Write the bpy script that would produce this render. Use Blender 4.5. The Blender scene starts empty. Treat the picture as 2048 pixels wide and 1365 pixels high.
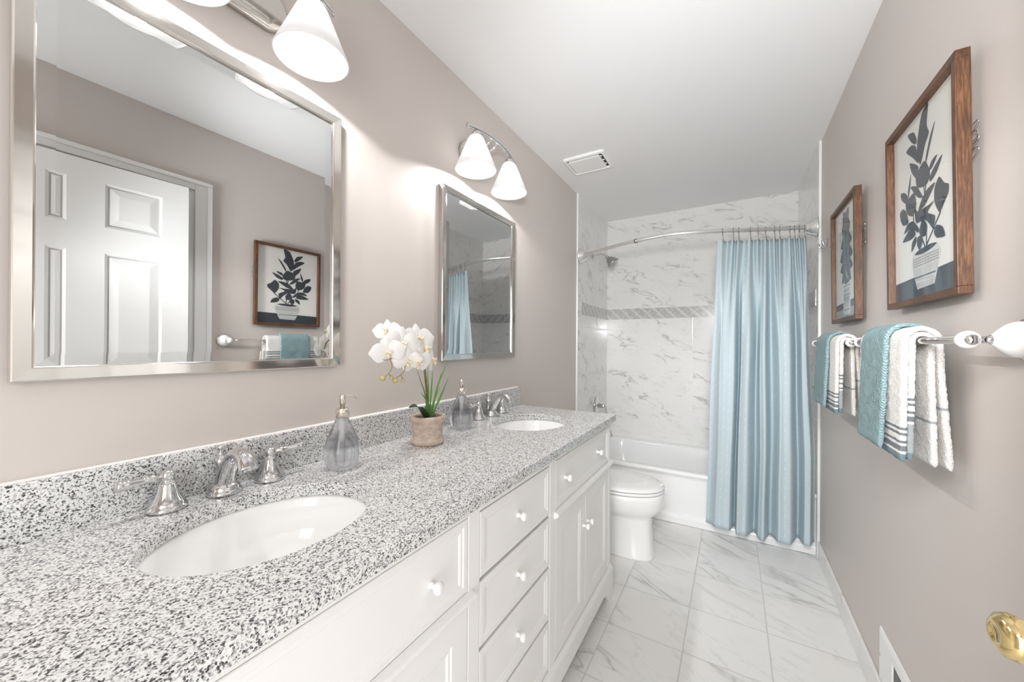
import bpy, bmesh, math, random
from mathutils import Vector, Matrix, noise as mnoise
random.seed(7)
PI = math.pi
C = bpy.context.scene.collection
S = bpy.context.scene

# ------------------------------------------------------------------ camera, world, exposure
W, H, YB, YT = 1.524, 2.465, 3.632, 2.82      # room width, height, far tile wall, start of the tub alcove
F_PX, YAW, PITCH, ROLL = 744.95, 0.53494, 0.000845, 0.006
cam = bpy.data.cameras.new('camera'); cam_o = bpy.data.objects.new('camera', cam); C.objects.link(cam_o)
cam.sensor_width = 36.0; cam.sensor_fit = 'HORIZONTAL'; cam.lens = F_PX / 2048 * 36.0
cam.shift_y = 6.12 / 2048; cam.clip_start = 0.01
fw = Vector((-math.sin(YAW) * math.cos(PITCH), math.cos(YAW) * math.cos(PITCH), math.sin(PITCH)))
rt = Vector((math.cos(YAW), math.sin(YAW), 0)); up = rt.cross(fw)
r2 = rt * math.cos(ROLL) + up * math.sin(ROLL); u2 = up * math.cos(ROLL) - rt * math.sin(ROLL)
M = Matrix((r2, u2, -fw)).transposed().to_4x4(); M.translation = Vector((1.0777, 0.0, 1.25234)); cam_o.matrix_world = M
S.camera = cam_o
S.view_settings.view_transform = 'Standard'; S.view_settings.look = 'None'
S.view_settings.exposure = 0.48; S.view_settings.gamma = 1.0; S.view_settings.use_curve_mapping = False
S.cycles.use_denoising = True; S.cycles.max_bounces = 14; S.cycles.diffuse_bounces = 8; S.cycles.glossy_bounces = 6
S.cycles.transmission_bounces = 10; S.cycles.transparent_max_bounces = 12
S.cycles.caustics_reflective = False; S.cycles.sample_clamp_indirect = 12.0
BULB = 7.5                                   # bulb emission; the four vanity bulbs are the room's lamps
LAMP = 6.0                                    # downward light of each bulb, through the open bottom of its shade
WORLD_FILL = 1.6                                    # world light added as fill through the unseen doorway behind the camera
w_ = bpy.data.worlds.new('world'); S.world = w_; w_.use_nodes = True
w_.node_tree.nodes['Background'].inputs[0].default_value = (0.94, 0.97, 1.0, 1); w_.node_tree.nodes['Background'].inputs[1].default_value = WORLD_FILL

# fill spot added beside the camera, bounced off the ceiling like a flash
fl = bpy.data.lights.new('bounce_fill', 'SPOT'); fl.energy = 88.0; fl.spot_size = math.radians(80); fl.spot_blend = 0.9; fl.shadow_soft_size = 0.12; fl.color = (0.97, 0.985, 1.0)
flo = bpy.data.objects.new('bounce_fill', fl); C.objects.link(flo); flo.location = (1.1, -0.02, 1.55)
flo.rotation_euler = (Vector((0.85, 3.6, H)) - Vector(flo.location)).to_track_quat('-Z', 'Y').to_euler()

f2 = bpy.data.lights.new('forward_fill', 'SPOT'); f2.energy = 108.0; f2.spot_size = math.radians(52); f2.spot_blend = 1.0; f2.shadow_soft_size = 0.22; f2.color = (0.97, 0.985, 1.0)  # second fill spot, added to brighten the curtain, tub and floor
f2o = bpy.data.objects.new('forward_fill', f2); C.objects.link(f2o); f2o.location = (1.05, -0.10, 1.75)
f2o.rotation_euler = (Vector((1.20, 2.7, 0.55)) - Vector(f2o.location)).to_track_quat('-Z', 'Y').to_euler()

al = bpy.data.lights.new('doorway_fill', 'AREA'); al.shape = 'RECTANGLE'; al.size = 0.60; al.size_y = 1.9; al.energy = 16.0; al.color = (0.97, 0.985, 1.0)  # fill area light added in the unseen doorway behind the camera
alo = bpy.data.objects.new('doorway_fill', al); C.objects.link(alo); alo.location = (1.15, -1.02, 1.05)
alo.rotation_euler = Vector((-0.12, 1, 0)).to_track_quat('-Z', 'Y').to_euler()

# ------------------------------------------------------------------ mesh helper
class MB:
    def __init__(s): s.v = []; s.f = []; s.m = []; s.sm = []; s.uv = None
    def add(s, vs, fs, mat=0, smooth=False):
        o = len(s.v); s.v += [Vector(p) for p in vs]
        for f in fs: s.f.append([i + o for i in f]); s.m.append(mat); s.sm.append(smooth)
        return s
    def box(s, x0, x1, y0, y1, z0, z1, mat=0):
        return s.add([(x, y, z) for z in (z0, z1) for y in (y0, y1) for x in (x0, x1)],
                     [(0, 2, 3, 1), (4, 5, 7, 6), (0, 1, 5, 4), (2, 6, 7, 3), (0, 4, 6, 2), (1, 3, 7, 5)], mat)
    def loft(s, rings, mat=0, smooth=True, closed=True, cap0=True, cap1=True):
        n = len(rings[0]); vs = [p for r in rings for p in r]; fs = []
        for k in range(len(rings) - 1):
            for i in range(n if closed else n - 1):
                j = (i + 1) % n; fs.append((k * n + i, k * n + j, (k + 1) * n + j, (k + 1) * n + i))
        mats = mat if isinstance(mat, list) else None
        o = len(s.v); s.v += [Vector(p) for p in vs]; seg = n if closed else n - 1
        for q, f in enumerate(fs):
            s.f.append([i + o for i in f]); s.m.append(mats[q // seg] if mats else mat); s.sm.append(smooth)
        m0 = mats[0] if mats else mat; m1 = mats[-1] if mats else mat
        if cap0: s.f.append([o + i for i in reversed(range(n))]); s.m.append(m0); s.sm.append(False)
        if cap1: s.f.append([o + (len(rings) - 1) * n + i for i in range(n)]); s.m.append(m1); s.sm.append(False)
        return s
    def lathe(s, prof, c=(0, 0, 0), axis=(0, 0, 1), n=32, mat=0, smooth=True, caps=True):
        a = Vector(axis).normalized(); t = a.orthogonal().normalized(); b = a.cross(t); c = Vector(c)
        rings = [[c + a * z + (t * math.cos(2 * PI * i / n) + b * math.sin(2 * PI * i / n)) * max(r, 1e-5) for i in range(n)] for r, z in prof]
        return s.loft(rings, mat, smooth, True, caps, caps)
    def tube(s, path, r, n=12, mat=0, flat=None, closed=False, caps=True):
        P = [Vector(p) for p in path]; rings = []; N = len(P); ref = None
        for k in range(N):
            if closed: t = (P[(k + 1) % N] - P[k - 1])
            else: t = P[min(k + 1, N - 1)] - P[max(k - 1, 0)]
            t.normalize()
            if ref is None: ref = t.orthogonal().normalized() if flat is None else Vector(flat)
            u = (ref - t * ref.dot(t)).normalized(); ref = u; w = t.cross(u)
            rr = r[k] if isinstance(r, (list, tuple)) else r
            ra, rb = rr if isinstance(rr, (list, tuple)) else (rr, rr)
            rings.append([P[k] + u * ra * math.cos(2 * PI * i / n) + w * rb * math.sin(2 * PI * i / n) for i in range(n)])
        if closed: rings.append(rings[0]); caps = False
        return s.loft(rings, mat, True, True, caps, caps)
    def sphere(s, c, r, n=20, mat=0, sc=(1, 1, 1)):
        k = n // 2; c = Vector(c)
        rings = [[c + Vector((sc[0] * r * math.sin(PI * j / k) * math.cos(2 * PI * i / n), sc[1] * r * math.sin(PI * j / k) * math.sin(2 * PI * i / n), -sc[2] * r * math.cos(PI * j / k))) for i in range(n)] for j in range(k + 1)]
        rings[0] = [p + Vector((1e-6 * math.cos(2 * PI * i / n), 1e-6 * math.sin(2 * PI * i / n), 0)) for i, p in enumerate(rings[0])]
        return s.loft(rings, mat, True, True, False, False)
    def build(s, name, mat, parent=None, org=(0, 0, 0), bevel=0, seg=2, norm=True):
        org = Vector(org); me = bpy.data.meshes.new(name)
        me.from_pydata([tuple(p - org) for p in s.v], [], s.f)
        for m in (mat if isinstance(mat, (list, tuple)) else [mat]): me.materials.append(m)
        for p, m, q in zip(me.polygons, s.m, s.sm): p.material_index = m; p.use_smooth = q
        if s.uv is not None:
            L = me.uv_layers.new(name='UVMap')
            for lp in me.loops: L.data[lp.index].uv = s.uv[lp.vertex_index]
        if norm:
            b = bmesh.new(); b.from_mesh(me); bmesh.ops.recalc_face_normals(b, faces=b.faces); b.to_mesh(me); b.free()
        o = bpy.data.objects.new(name, me); C.objects.link(o)
        if parent is not None: o.parent = parent
        if bevel:
            md = o.modifiers.new('bevel', 'BEVEL'); md.width = bevel; md.segments = seg; md.limit_method = 'ANGLE'; md.angle_limit = 0.6
        return o

def tag(o, label, cat, group=None, kind=None):
    o['label'] = label; o['category'] = cat
    if group: o['group'] = group
    if kind: o['kind'] = kind
    return o
def thing(name, loc, label, cat, group=None):
    o = bpy.data.objects.new(name, None); C.objects.link(o); o.location = loc; o.empty_display_size = 0.05
    return tag(o, label, cat, group)
def struct(name, mb, mat, bevel=0):
    o = mb.build(name, mat, bevel=bevel); o['kind'] = 'structure'; return o
def dup_tree(src, loc, label=None, rotz=None):
    def rec(o, par):
        c = o.copy(); C.objects.link(c); c.parent = par
        for ch in [x for x in list(C.objects) if x.parent is o]: rec(ch, c)
        return c
    r = rec(src, None); r.location = loc
    if rotz is not None: r.rotation_euler = (0, 0, rotz)
    if label: r['label'] = label
    return r
def smooth(t): t = max(0, min(1, t)); return t * t * (3 - 2 * t)
def lerp(a, b, t): return a + (b - a) * t
def catmull(P, k=8):
    P = [Vector(p) for p in P]; Q = [P[0] * 2 - P[1]] + P + [P[-1] * 2 - P[-2]]; out = []
    for i in range(1, len(Q) - 2):
        for j in range(k):
            t = j / k; a, b, c, d = Q[i - 1], Q[i], Q[i + 1], Q[i + 2]
            out.append(0.5 * ((2 * b) + (c - a) * t + (2 * a - 5 * b + 4 * c - d) * t * t + (3 * b - a - 3 * c + d) * t ** 3))
    return out + [P[-1]]
def rrect(cx, cy, hx, hy, r, z, n=8):
    out = []
    for q, (sx, sy) in enumerate(((1, 1), (-1, 1), (-1, -1), (1, -1))):
        for k in range(n):
            a = PI / 2 * (q + k / (n - 1)); out.append(Vector((cx + sx * (hx - r) + r * math.cos(a), cy + sy * (hy - r) + r * math.sin(a), z)))
    return out

# ------------------------------------------------------------------ materials
def srgb(r, g, b):
    f = lambda c: (c / 255 / 12.92) if c / 255 <= 0.04045 else ((c / 255 + 0.055) / 1.055) ** 2.4
    return (f(r), f(g), f(b), 1)
class NT:
    def __init__(s, name):
        s.mat = bpy.data.materials.new(name); s.mat.use_nodes = True; s.t = s.mat.node_tree; s.n = s.t.nodes; s.l = s.t.links
        s.b = s.n['Principled BSDF']; s.out = s.n['Material Output']
    def node(s, ty, **kw):
        n = s.n.new(ty)
        for k, v in kw.items(): setattr(n, k, v)
        return n
    def put(s, sock, v):
        if hasattr(v, 'is_output') or isinstance(v, bpy.types.NodeSocket): s.l.new(v, sock)
        else: sock.default_value = v
    def math(s, op, a, b=None, c=None, clamp=False):
        n = s.node('ShaderNodeMath', operation=op, use_clamp=clamp); s.put(n.inputs[0], a)
        if b is not None: s.put(n.inputs[1], b)
        if c is not None: s.put(n.inputs[2], c)
        return n.outputs[0]
    def mix(s, f, a, b):
        n = s.node('ShaderNodeMix', data_type='RGBA'); s.put(n.inputs[0], f); s.put(n.inputs[6], a); s.put(n.inputs[7], b); return n.outputs[2]
    def obj(s): return s.node('ShaderNodeTexCoord').outputs['Object']
    def sep(s, v): n = s.node('ShaderNodeSeparateXYZ'); s.l.new(v, n.inputs[0]); return n.outputs
    def comb(s, x, y, z):
        n = s.node('ShaderNodeCombineXYZ'); s.put(n.inputs[0], x); s.put(n.inputs[1], y); s.put(n.inputs[2], z); return n.outputs[0]
    def vadd(s, a, b): n = s.node('ShaderNodeVectorMath', operation='ADD'); s.put(n.inputs[0], a); s.put(n.inputs[1], b); return n.outputs[0]
    def vmul(s, a, b): n = s.node('ShaderNodeVectorMath', operation='MULTIPLY'); s.put(n.inputs[0], a); s.put(n.inputs[1], b); return n.outputs[0]
    def noise(s, v, scale, detail=3, rough=0.5, dist=0.0):
        n = s.node('ShaderNodeTexNoise'); s.put(n.inputs['Vector'], v); n.inputs['Scale'].default_value = scale
        n.inputs['Detail'].default_value = detail; n.inputs['Roughness'].default_value = rough; n.inputs['Distortion'].default_value = dist
        return n.outputs[0]
    def ramp(s, f, stops, interp='LINEAR'):
        n = s.node('ShaderNodeValToRGB'); s.put(n.inputs[0], f); cr = n.color_ramp; cr.interpolation = interp
        while len(cr.elements) < len(stops): cr.elements.new(0.5)
        for e, (p, c) in zip(cr.elements, stops): e.position = p; e.color = c if len(c) == 4 else (*c, 1)
        return n.outputs[0]
    def bump(s, h, strength=0.3, dist=0.002):
        n = s.node('ShaderNodeBump'); n.inputs['Strength'].default_value = strength; n.inputs['Distance'].default_value = dist
        s.put(n.inputs['Height'], h); s.l.new(n.outputs[0], s.b.inputs['Normal']); return n
    def set(s, **kw):
        for k, v in kw.items(): s.put(s.b.inputs[k.replace('_', ' ')], v)
        return s
def pm(name, col, rough=0.5, metal=0.0, bump=None, spec=0.5, coat=0.0):
    t = NT(name); t.set(Base_Color=col, Roughness=rough, Metallic=metal); t.b.inputs['Specular IOR Level'].default_value = spec
    t.b.inputs['Coat Weight'].default_value = coat; t.b.inputs['Coat Roughness'].default_value = 0.05
    if bump: t.bump(t.noise(t.obj(), bump[0], 3), bump[1], bump[2])
    return t.mat
G = lambda v: (v, v, v, 1)

def tile_material(name, ua, va, u0, du, v0, dv, grout, gcol, vein_scale, rough, seed, vein_amt=1.0, bevel_h=0.3, skew=(0, 1, 1)):
    t = NT(name); p = t.obj(); xyz = t.sep(p); u = xyz[ua]; v = xyz[va]
    uu = t.math('DIVIDE', t.math('SUBTRACT', u, u0), du); vv = t.math('DIVIDE', t.math('SUBTRACT', v, v0), dv)
    fu = t.math('FRACT', uu); fv = t.math('FRACT', vv)
    eu = t.math('MULTIPLY', t.math('MINIMUM', fu, t.math('SUBTRACT', 1.0, fu)), du); ev = t.math('MULTIPLY', t.math('MINIMUM', fv, t.math('SUBTRACT', 1.0, fv)), dv)
    e = t.math('MINIMUM', eu, ev); g = t.math('LESS_THAN', e, grout / 2)
    wn = t.node('ShaderNodeTexWhiteNoise'); t.l.new(t.comb(t.math('FLOOR', uu), t.math('FLOOR', vv), float(seed)), wn.inputs['Vector'])
    off = t.vmul(wn.outputs['Color'], (37.0, 37.0, 37.0)); wv = t.sep(wn.outputs['Color'])[0]
    # veins run along a slanted direction in the tile plane
    ca, sa = math.cos(skew[0]), math.sin(skew[0])
    a_ = t.math('ADD', t.math('MULTIPLY', u, ca), t.math('MULTIPLY', v, sa)); b_ = t.math('SUBTRACT', t.math('MULTIPLY', v, ca), t.math('MULTIPLY', u, sa))
    q = t.vadd(t.comb(t.math('MULTIPLY', a_, skew[1]), t.math('MULTIPLY', b_, skew[2]), 0.0), off)
    n1 = t.noise(q, vein_scale, 4, 0.55, 0.5); n2 = t.noise(t.vadd(q, (5.1, 2.2, 9.3)), vein_scale * 1.1, 2, 0.5); n3 = t.noise(t.vadd(q, (1.7, 8.8, 3.1)), vein_scale * 2.4, 4, 0.6, 0.6)
    d1 = t.math('ABSOLUTE', t.math('SUBTRACT', n1, 0.5)); d3 = t.math('ABSOLUTE', t.math('SUBTRACT', n3, 0.5))
    line = t.ramp(d1, [(0.0, G(1)), (0.007, G(0.7)), (0.022, G(0.18)), (0.06, G(0))]); fine = t.ramp(d3, [(0.0, G(0.8)), (0.008, G(0.4)), (0.024, G(0))])
    mask = t.ramp(n2, [(0.47, G(0)), (0.60, G(1))]); mask3 = t.ramp(n2, [(0.40, G(0)), (0.46, G(0.55)), (0.52, G(0))])
    vein = t.math('MULTIPLY', t.math('ADD', t.math('MULTIPLY', line, mask), t.math('MULTIPLY', fine, mask3)), 0.85 * vein_amt, clamp=True)
    base = t.mix(t.noise(q, vein_scale * 0.7, 2), srgb(236, 235, 233), srgb(228, 227, 225))
    col = t.mix(vein, base, srgb(138, 135, 132)); col = t.mix(g, col, gcol)
    t.set(Base_Color=col, Roughness=t.mix(g, G(rough), G(0.7)))
    hgt = t.math('SMOOTH_MIN', e, 0.004, 0.002) if False else t.math('MINIMUM', e, grout)
    t.bump(hgt, bevel_h, 0.4)
    return t.mat

def make_granite():
    t = NT('speckled_granite'); p = t.obj()
    d = t.vadd(p, t.vmul(t.node('ShaderNodeTexNoise').outputs['Color'], (0.0, 0.0, 0.0)))
    vo = t.node('ShaderNodeTexVoronoi'); vo.inputs['Scale'].default_value = 420.0; t.l.new(d, vo.inputs['Vector']); vo.inputs['Randomness'].default_value = 1.0
    c = t.sep(vo.outputs['Color'])[0]
    vb = t.node('ShaderNodeTexVoronoi'); vb.inputs['Scale'].default_value = 260.0; t.l.new(t.vadd(p, (3.3, 1.1, 7.7)), vb.inputs['Vector']); cb = t.sep(vb.outputs['Color'])[1]
    n = t.noise(p, 240.0, 3, 0.6)
    f = t.math('ADD', t.math('MULTIPLY', c, 0.55), t.math('ADD', t.math('MULTIPLY', cb, 0.25), t.math('MULTIPLY', n, 0.4)))
    col = t.ramp(f, [(0.30, srgb(58, 58, 60)), (0.39, srgb(108, 108, 110)), (0.46, srgb(158, 158, 159)), (0.53, srgb(195, 195, 195)), (0.62, srgb(219, 219, 218)), (0.85, srgb(231, 231, 229))])
    t.set(Base_Color=col, Roughness=0.16); return t.mat

MAT = {}
def paint_wall(name, col):
    t = NT(name); t.set(Base_Color=col, Roughness=0.42); t.b.inputs['Specular IOR Level'].default_value = 0.35
    t.bump(t.noise(t.obj(), 260.0, 4, 0.6), 0.06, 0.001); return t.mat
MAT['wall'] = paint_wall('greige_paint', srgb(205, 197, 191))
MAT['ceiling'] = pm('ceiling_paint', srgb(232, 232, 232), 0.9, bump=(300, 0.05, 0.001))
MAT['white'] = pm('white_trim_paint', srgb(238, 238, 237), 0.35)
MAT['cab'] = pm('white_cabinet_paint', srgb(233, 232, 230), 0.38)
MAT['cab_dark'] = pm('cabinet_gap', srgb(200, 199, 197), 0.6)
MAT['porcelain'] = pm('white_porcelain', srgb(243, 243, 242), 0.08, coat=0.3)
MAT['tub'] = pm('tub_enamel', srgb(240, 240, 239), 0.12, coat=0.3)
MAT['chrome'] = pm('chrome', G(0.70), 0.05, 1.0)
MAT['nickel'] = pm('polished_nickel', (0.72, 0.69, 0.65, 1), 0.09, 1.0)
MAT['rod'] = pm('satin_rod_metal', G(0.86), 0.28, 0.9)
MAT['grey_metal'] = pm('grey_plated_metal', G(0.45), 0.3, 1.0)
MAT['hook_wire'] = pm('hook_wire_steel', G(0.34), 0.25, 1.0)
MAT['brass'] = pm('polished_brass', (0.80, 0.62, 0.30, 1), 0.12, 1.0)
MAT['mirror'] = pm('mirror_silver', (0.69, 0.70, 0.70, 1), 0.0, 1.0)
MAT['granite'] = make_granite()
MAT['floor'] = tile_material('marble_floor_tile', 0, 1, 0.600, 0.307, 1.668, 0.302, 0.0045, srgb(203, 201, 198), 2.3, 0.22, 3, 0.55, skew=(-0.55, 0.7, 2.2))
MAT['tile_back'] = tile_material('marble_wall_tile_back', 0, 2, 0.318, 0.457, 1.598, 0.197, 0.0028, srgb(224, 223, 221), 3.6, 0.12, 11, 0.68, 0.2, skew=(-0.42, 0.8, 2.0))
MAT['tile_side'] = tile_material('marble_wall_tile_side', 1, 2, 2.900, 0.457, 1.598, 0.197, 0.0028, srgb(224, 223, 221), 3.6, 0.12, 23, 0.68, 0.2, skew=(-0.5, 0.8, 2.0))
MAT['base_tile'] = tile_material('marble_base_tile', 1, 2, 1.668, 0.302, -0.5, 2.0, 0.003, srgb(205, 204, 203), 2.0, 0.25, 41, 0.35, skew=(0.4, 1.0, 1.5))

def listello(name, ua):
    t = NT(name); xyz = t.sep(t.obj()); u = t.math('DIVIDE', xyz[ua], 0.098); v = t.math('DIVIDE', t.math('SUBTRACT', xyz[2], 1.5), 0.098)
    a = t.math('FRACT', t.math('MULTIPLY', t.math('ADD', u, v), 1.0)); b = t.math('FRACT', t.math('MULTIPLY', t.math('SUBTRACT', u, v), 1.0))
    la = t.math('LESS_THAN', t.math('ABSOLUTE', t.math('SUBTRACT', a, 0.5)), 0.13); lb = t.math('LESS_THAN', t.math('ABSOLUTE', t.math('SUBTRACT', b, 0.5)), 0.022)
    n = t.noise(t.obj(), 38.0, 5, 0.65, 0.6)
    col = t.mix(n, srgb(128, 126, 123), srgb(224, 223, 220)); col = t.mix(la, col, t.mix(n, srgb(190, 189, 186), srgb(222, 221, 219))); col = t.mix(lb, col, srgb(218, 217, 214))
    t.set(Base_Color=col, Roughness=0.18); return t.mat
MAT['band_x'] = listello('mosaic_band_back', 0); MAT['band_y'] = listello('mosaic_band_side', 1)

def wood():
    t = NT('brown_frame_wood'); p = t.obj(); n = t.noise(t.vmul(p, (6.0, 6.0, 0.5)), 55.0, 4, 0.6, 0.5); n2 = t.noise(p, 9.0, 3)
    col = t.ramp(t.math('ADD', t.math('MULTIPLY', n, 0.7), t.math('MULTIPLY', n2, 0.3)), [(0.32, srgb(54, 34, 23)), (0.5, srgb(90, 59, 39)), (0.68, srgb(128, 90, 60))])
    t.set(Base_Color=col, Roughness=0.45); t.bump(n, 0.25, 0.001); return t.mat
MAT['wood'] = wood()

def terry(name, col, scale=300.0, pattern=False):
    t = NT(name); p = t.obj(); n = t.noise(p, scale, 2, 0.7); h = n
    if pattern:
        xyz = t.sep(p); a = t.math('ABSOLUTE', t.math('SUBTRACT', t.math('FRACT', t.math('DIVIDE', xyz[1], 0.085)), 0.5)); b = t.math('ABSOLUTE', t.math('SUBTRACT', t.math('FRACT', t.math('DIVIDE', xyz[2], 0.10)), 0.5))
        w = t.math('SINE', t.math('MULTIPLY', t.math('ADD', t.math('MULTIPLY', a, 0.085), t.math('MULTIPLY', b, 0.10)), 900.0))
        h = t.math('ADD', n, t.math('MULTIPLY', w, 0.35))
    c2 = tuple(x * 0.72 for x in col[:3]) + (1,)
    t.set(Base_Color=t.mix(t.ramp(h, [(0.35, G(0)), (0.6, G(1))]), c2, col), Roughness=0.95); t.b.inputs['Specular IOR Level'].default_value = 0.1
    t.b.inputs['Sheen Weight'].default_value = 0.25
    t.bump(h, 0.9, 0.006); return t.mat
MAT['terry_white'] = terry('white_terry', srgb(242, 238, 233)); MAT['terry_teal'] = terry('teal_terry', srgb(152, 184, 188), 300.0, True)
MAT['terry_teal_flat'] = terry('teal_woven_hem', srgb(164, 196, 202), 900.0); MAT['terry_stripe'] = terry('grey_stripe_terry', srgb(140, 150, 156), 900.0); MAT['terry_pale'] = terry('pale_grey_weave', srgb(196, 203, 204), 900.0)
MAT['terry_hem'] = terry('blue_grey_hem', srgb(138, 163, 172), 900.0)

# ------------------------------------------------------------------ the room shell
ff = MB().box(-0.05, W + 0.13, -2.4, YB + 0.1, -0.06, 0.0); struct('floor', ff, MAT['floor'])
struct('ceiling', MB().box(-0.12, W + 0.13, -1.12, YB + 0.1, H, H + 0.08), MAT['ceiling'])
struct('wall_left', MB().box(-0.1, 0, -1.12, YB + 0.1, 0, H), MAT['wall'])
DY0, DY1, DH = 0.10, 0.868, 2.098                                # door opening in the right wall
wr = MB().box(W, W + 0.12, DY1, YB + 0.1, 0, H).box(W, W + 0.12, -1.12, DY0, 0, H).box(W, W + 0.12, DY0, DY1, DH, H)
struct('wall_right', wr, MAT['wall'])
struct('wall_hall', MB().box(W + 0.121, W + 0.14, -0.1, 1.1, 0, 2.3), MAT['white'])
wn_ = MB().box(-0.1, 0.84, -1.12, -1.03, 0, H).box(1.46, W + 0.12, -1.12, -1.03, 0, H).box(0.84, 1.46, -1.12, -1.03, 2.05, H)
struct('wall_near', wn_, MAT['wall'])
struct('wall_back', MB().box(-0.1, W + 0.12, YB, YB + 0.1, 0, H), MAT['tile_back'])
struct('wall_alcove_left', MB().box(0.0, 0.012, YT + 0.012, YB, 0, H), MAT['tile_side'])
struct('wall_alcove_right', MB().box(W - 0.012, W, YT + 0.002, YB, 0, H), MAT['tile_side'])
struct('trim_1', MB().box(0.0, 0.014, YT - 0.004, YT + 0.012, 0, H), MAT['white'], 0.004)
struct('trim_2', MB().box(W - 0.014, W, YT - 0.016, YT + 0.002, 0, H), MAT['white'], 0.004)
struct('trim_3', MB().box(0.012, W - 0.012, YB - 0.003, YB, 1.500, 1.598), MAT['band_x'])
struct('trim_4', MB().box(0.012, 0.015, 2.90, YB, 1.500, 1.598), MAT['band_y'])
struct('trim_5', MB().box(W - 0.015, W - 0.012, 2.90, YB, 1.500, 1.598), MAT['band_y'])
struct('baseboard_right', MB().box(W - 0.011, W, 0.955, YT - 0.017, 0, 0.105), MAT['base_tile'], 0.003)
struct('baseboard_left', MB().box(0, 0.011, 1.90, YT - 0.005, 0, 0.105), MAT['base_tile'], 0.003)
# door casing and jamb on the right wall (seen in the near mirror)
cs = MB()
cs.box(W - 0.018, W, DY1 + 0.006, DY1 + 0.085, 0, DH + 0.052); cs.box(W - 0.018, W, DY0 - 0.073, DY0 - 0.005, 0, DH + 0.052); cs.box(W - 0.018, W, DY0 - 0.0045, DY1 + 0.0055, DH - 0.002, DH + 0.052)
cs.box(W - 0.024, W - 0.0183, DY1 + 0.06, DY1 + 0.085, 0, DH + 0.0295); cs.box(W - 0.024, W - 0.0183, DY0 - 0.073, DY1 + 0.085, DH + 0.03, DH + 0.052)
struct('trim_6', cs, MAT['white'], 0.003)
jb = MB().box(W - 0.0015, W + 0.119, DY1 - 0.030, DY1 + 0.020, 0, DH - 0.0165).box(W - 0.0015, W + 0.119, DY0 + 0.012, DY1 + 0.020, DH - 0.016, DH + 0.01)
struct('trim_7', jb, MAT['white'])

def panel_face(mb, y0, y1, z0, z1, xf, sgn, mat=0, steps=((0.0, 0.0),)):
    """concentric rectangular rings: (inset, depth into the leaf)"""
    rings = []
    for i, d in steps: rings.append([Vector((xf - sgn * d, y0 + i, z0 + i)), Vector((xf - sgn * d, y1 - i, z0 + i)), Vector((xf - sgn * d, y1 - i, z1 - i)), Vector((xf - sgn * d, y0 + i, z1 - i))])
    mb.loft(rings, mat, False, True, False, True)

# six-panel door, slightly ajar into the room; hinged on its far-from-view edge at DY0
door = bpy.data.objects.new('door_1', None); C.objects.link(door); door['kind'] = 'structure'
door.location = (W - 0.005, DY0 + 0.004, 0); door.rotation_euler = (0, 0, math.radians(2.6))
leaf = MB(); LW, LH, LT = 0.726, 2.077, 0.036
pans = [(0.105, 0.305), (0.421, 0.621)]; rows = [(0.24, 0.86), (0.99, 1.665), (1.785, 1.99)]
# leaf occupies x in [-0.036, 0] locally, y in [0, LW]; the room face is x = -0.036
leaf.box(-0.030, -0.004, 0, LW, 0.01, LH)
ys = [0, 0.105, 0.305, 0.421, 0.621, LW]; zs = [0.01, 0.24, 0.86, 0.99, 1.665, 1.785, 1.99, LH]
for sg, xf in ((-1, -0.036), (1, 0.002)):
    for a in range(5):
        for b in range(7):
            y0, y1, z0, z1 = ys[a], ys[a + 1], zs[b], zs[b + 1]
            if a in (1, 3) and b in (1, 3, 5): panel_face(leaf, y0, y1, z0, z1, xf, sg, steps=((0, 0), (0.010, 0.006), (0.016, 0.006), (0.045, 0.001), (0.048, 0.0008)))
            else: leaf.add([(xf, y0, z0), (xf, y1, z0), (xf, y1, z1), (xf, y0, z1)], [(0, 1, 2, 3)])
lf = leaf.build('door_leaf', MAT['white'], door, norm=False)
kb = MB(); kb.lathe([(0.0, 0), (0.033, 0.001), (0.033, 0.006), (0.024, 0.010), (0.013, 0.014), (0.011, 0.03), (0.016, 0.036), (0.025, 0.045), (0.0285, 0.056), (0.026, 0.066), (0.018, 0.072), (0.009, 0.0735), (0.0085, 0.072), (0.0, 0.072)], (-0.036, LW - 0.065, 0.87), (-1, 0, 0), 40)
ko = kb.build('door_knob', MAT['brass'], door); ko['label'] = 'polished brass door knob'
hg = MB()
for z in (0.25, 1.05, 1.85): hg.lathe([(0.006, -0.04), (0.006, 0.04)], (-0.036, 0.0, z), (0, 0, 1), 10)
hg.build('door_hinge', MAT['brass'], door)

# ------------------------------------------------------------------ vanity cabinet
VX, VY0, VY1, CT = 0.552, 0.022, 1.868, 0.872          # face, ends, underside of the worktop
van = thing('vanity_cabinet', (0, 0, 0), 'long white painted double vanity with drawers, doors and round knobs under a grey granite worktop', 'cabinet')
b = MB().box(0.004, 0.012, VY0, VY1, 0.05, CT).box(0.005, VX - 0.02, VY0, VY1, 0.10, 0.118)
b.box(0.005, VX - 0.002, VY1 - 0.018, VY1, 0.05, CT); b.box(0.005, VX - 0.002, VY0, VY0 + 0.018, 0.05, CT)
b.box(0.012, VX - 0.02, 0.712, 0.730, 0.118, CT); b.box(0.012, VX - 0.02, 1.158, 1.176, 0.118, CT)
b.box(0.005, 0.05, VY1 - 0.05, VY1, 0, 0.1); b.box(0.005, 0.05, VY0, VY0 + 0.05, 0, 0.1)
bo = b.build('cabinet_body', MAT['cab'], van)
fr = MB()
Yc = 0.945; DR = (0.740, 1.145); LS = (0.062, 0.695); RS = (1.192, 1.832)
def fbox(y0, y1, z0, z1, x0=VX - 0.018, x1=VX): fr.box(x0, x1, y0, y1, z0, z1)
for y0, y1 in ((VY0, LS[0]), (LS[1], DR[0]), (DR[1], RS[0]), (RS[1], VY1)): fbox(y0, y1, 0.10, CT)
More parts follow.
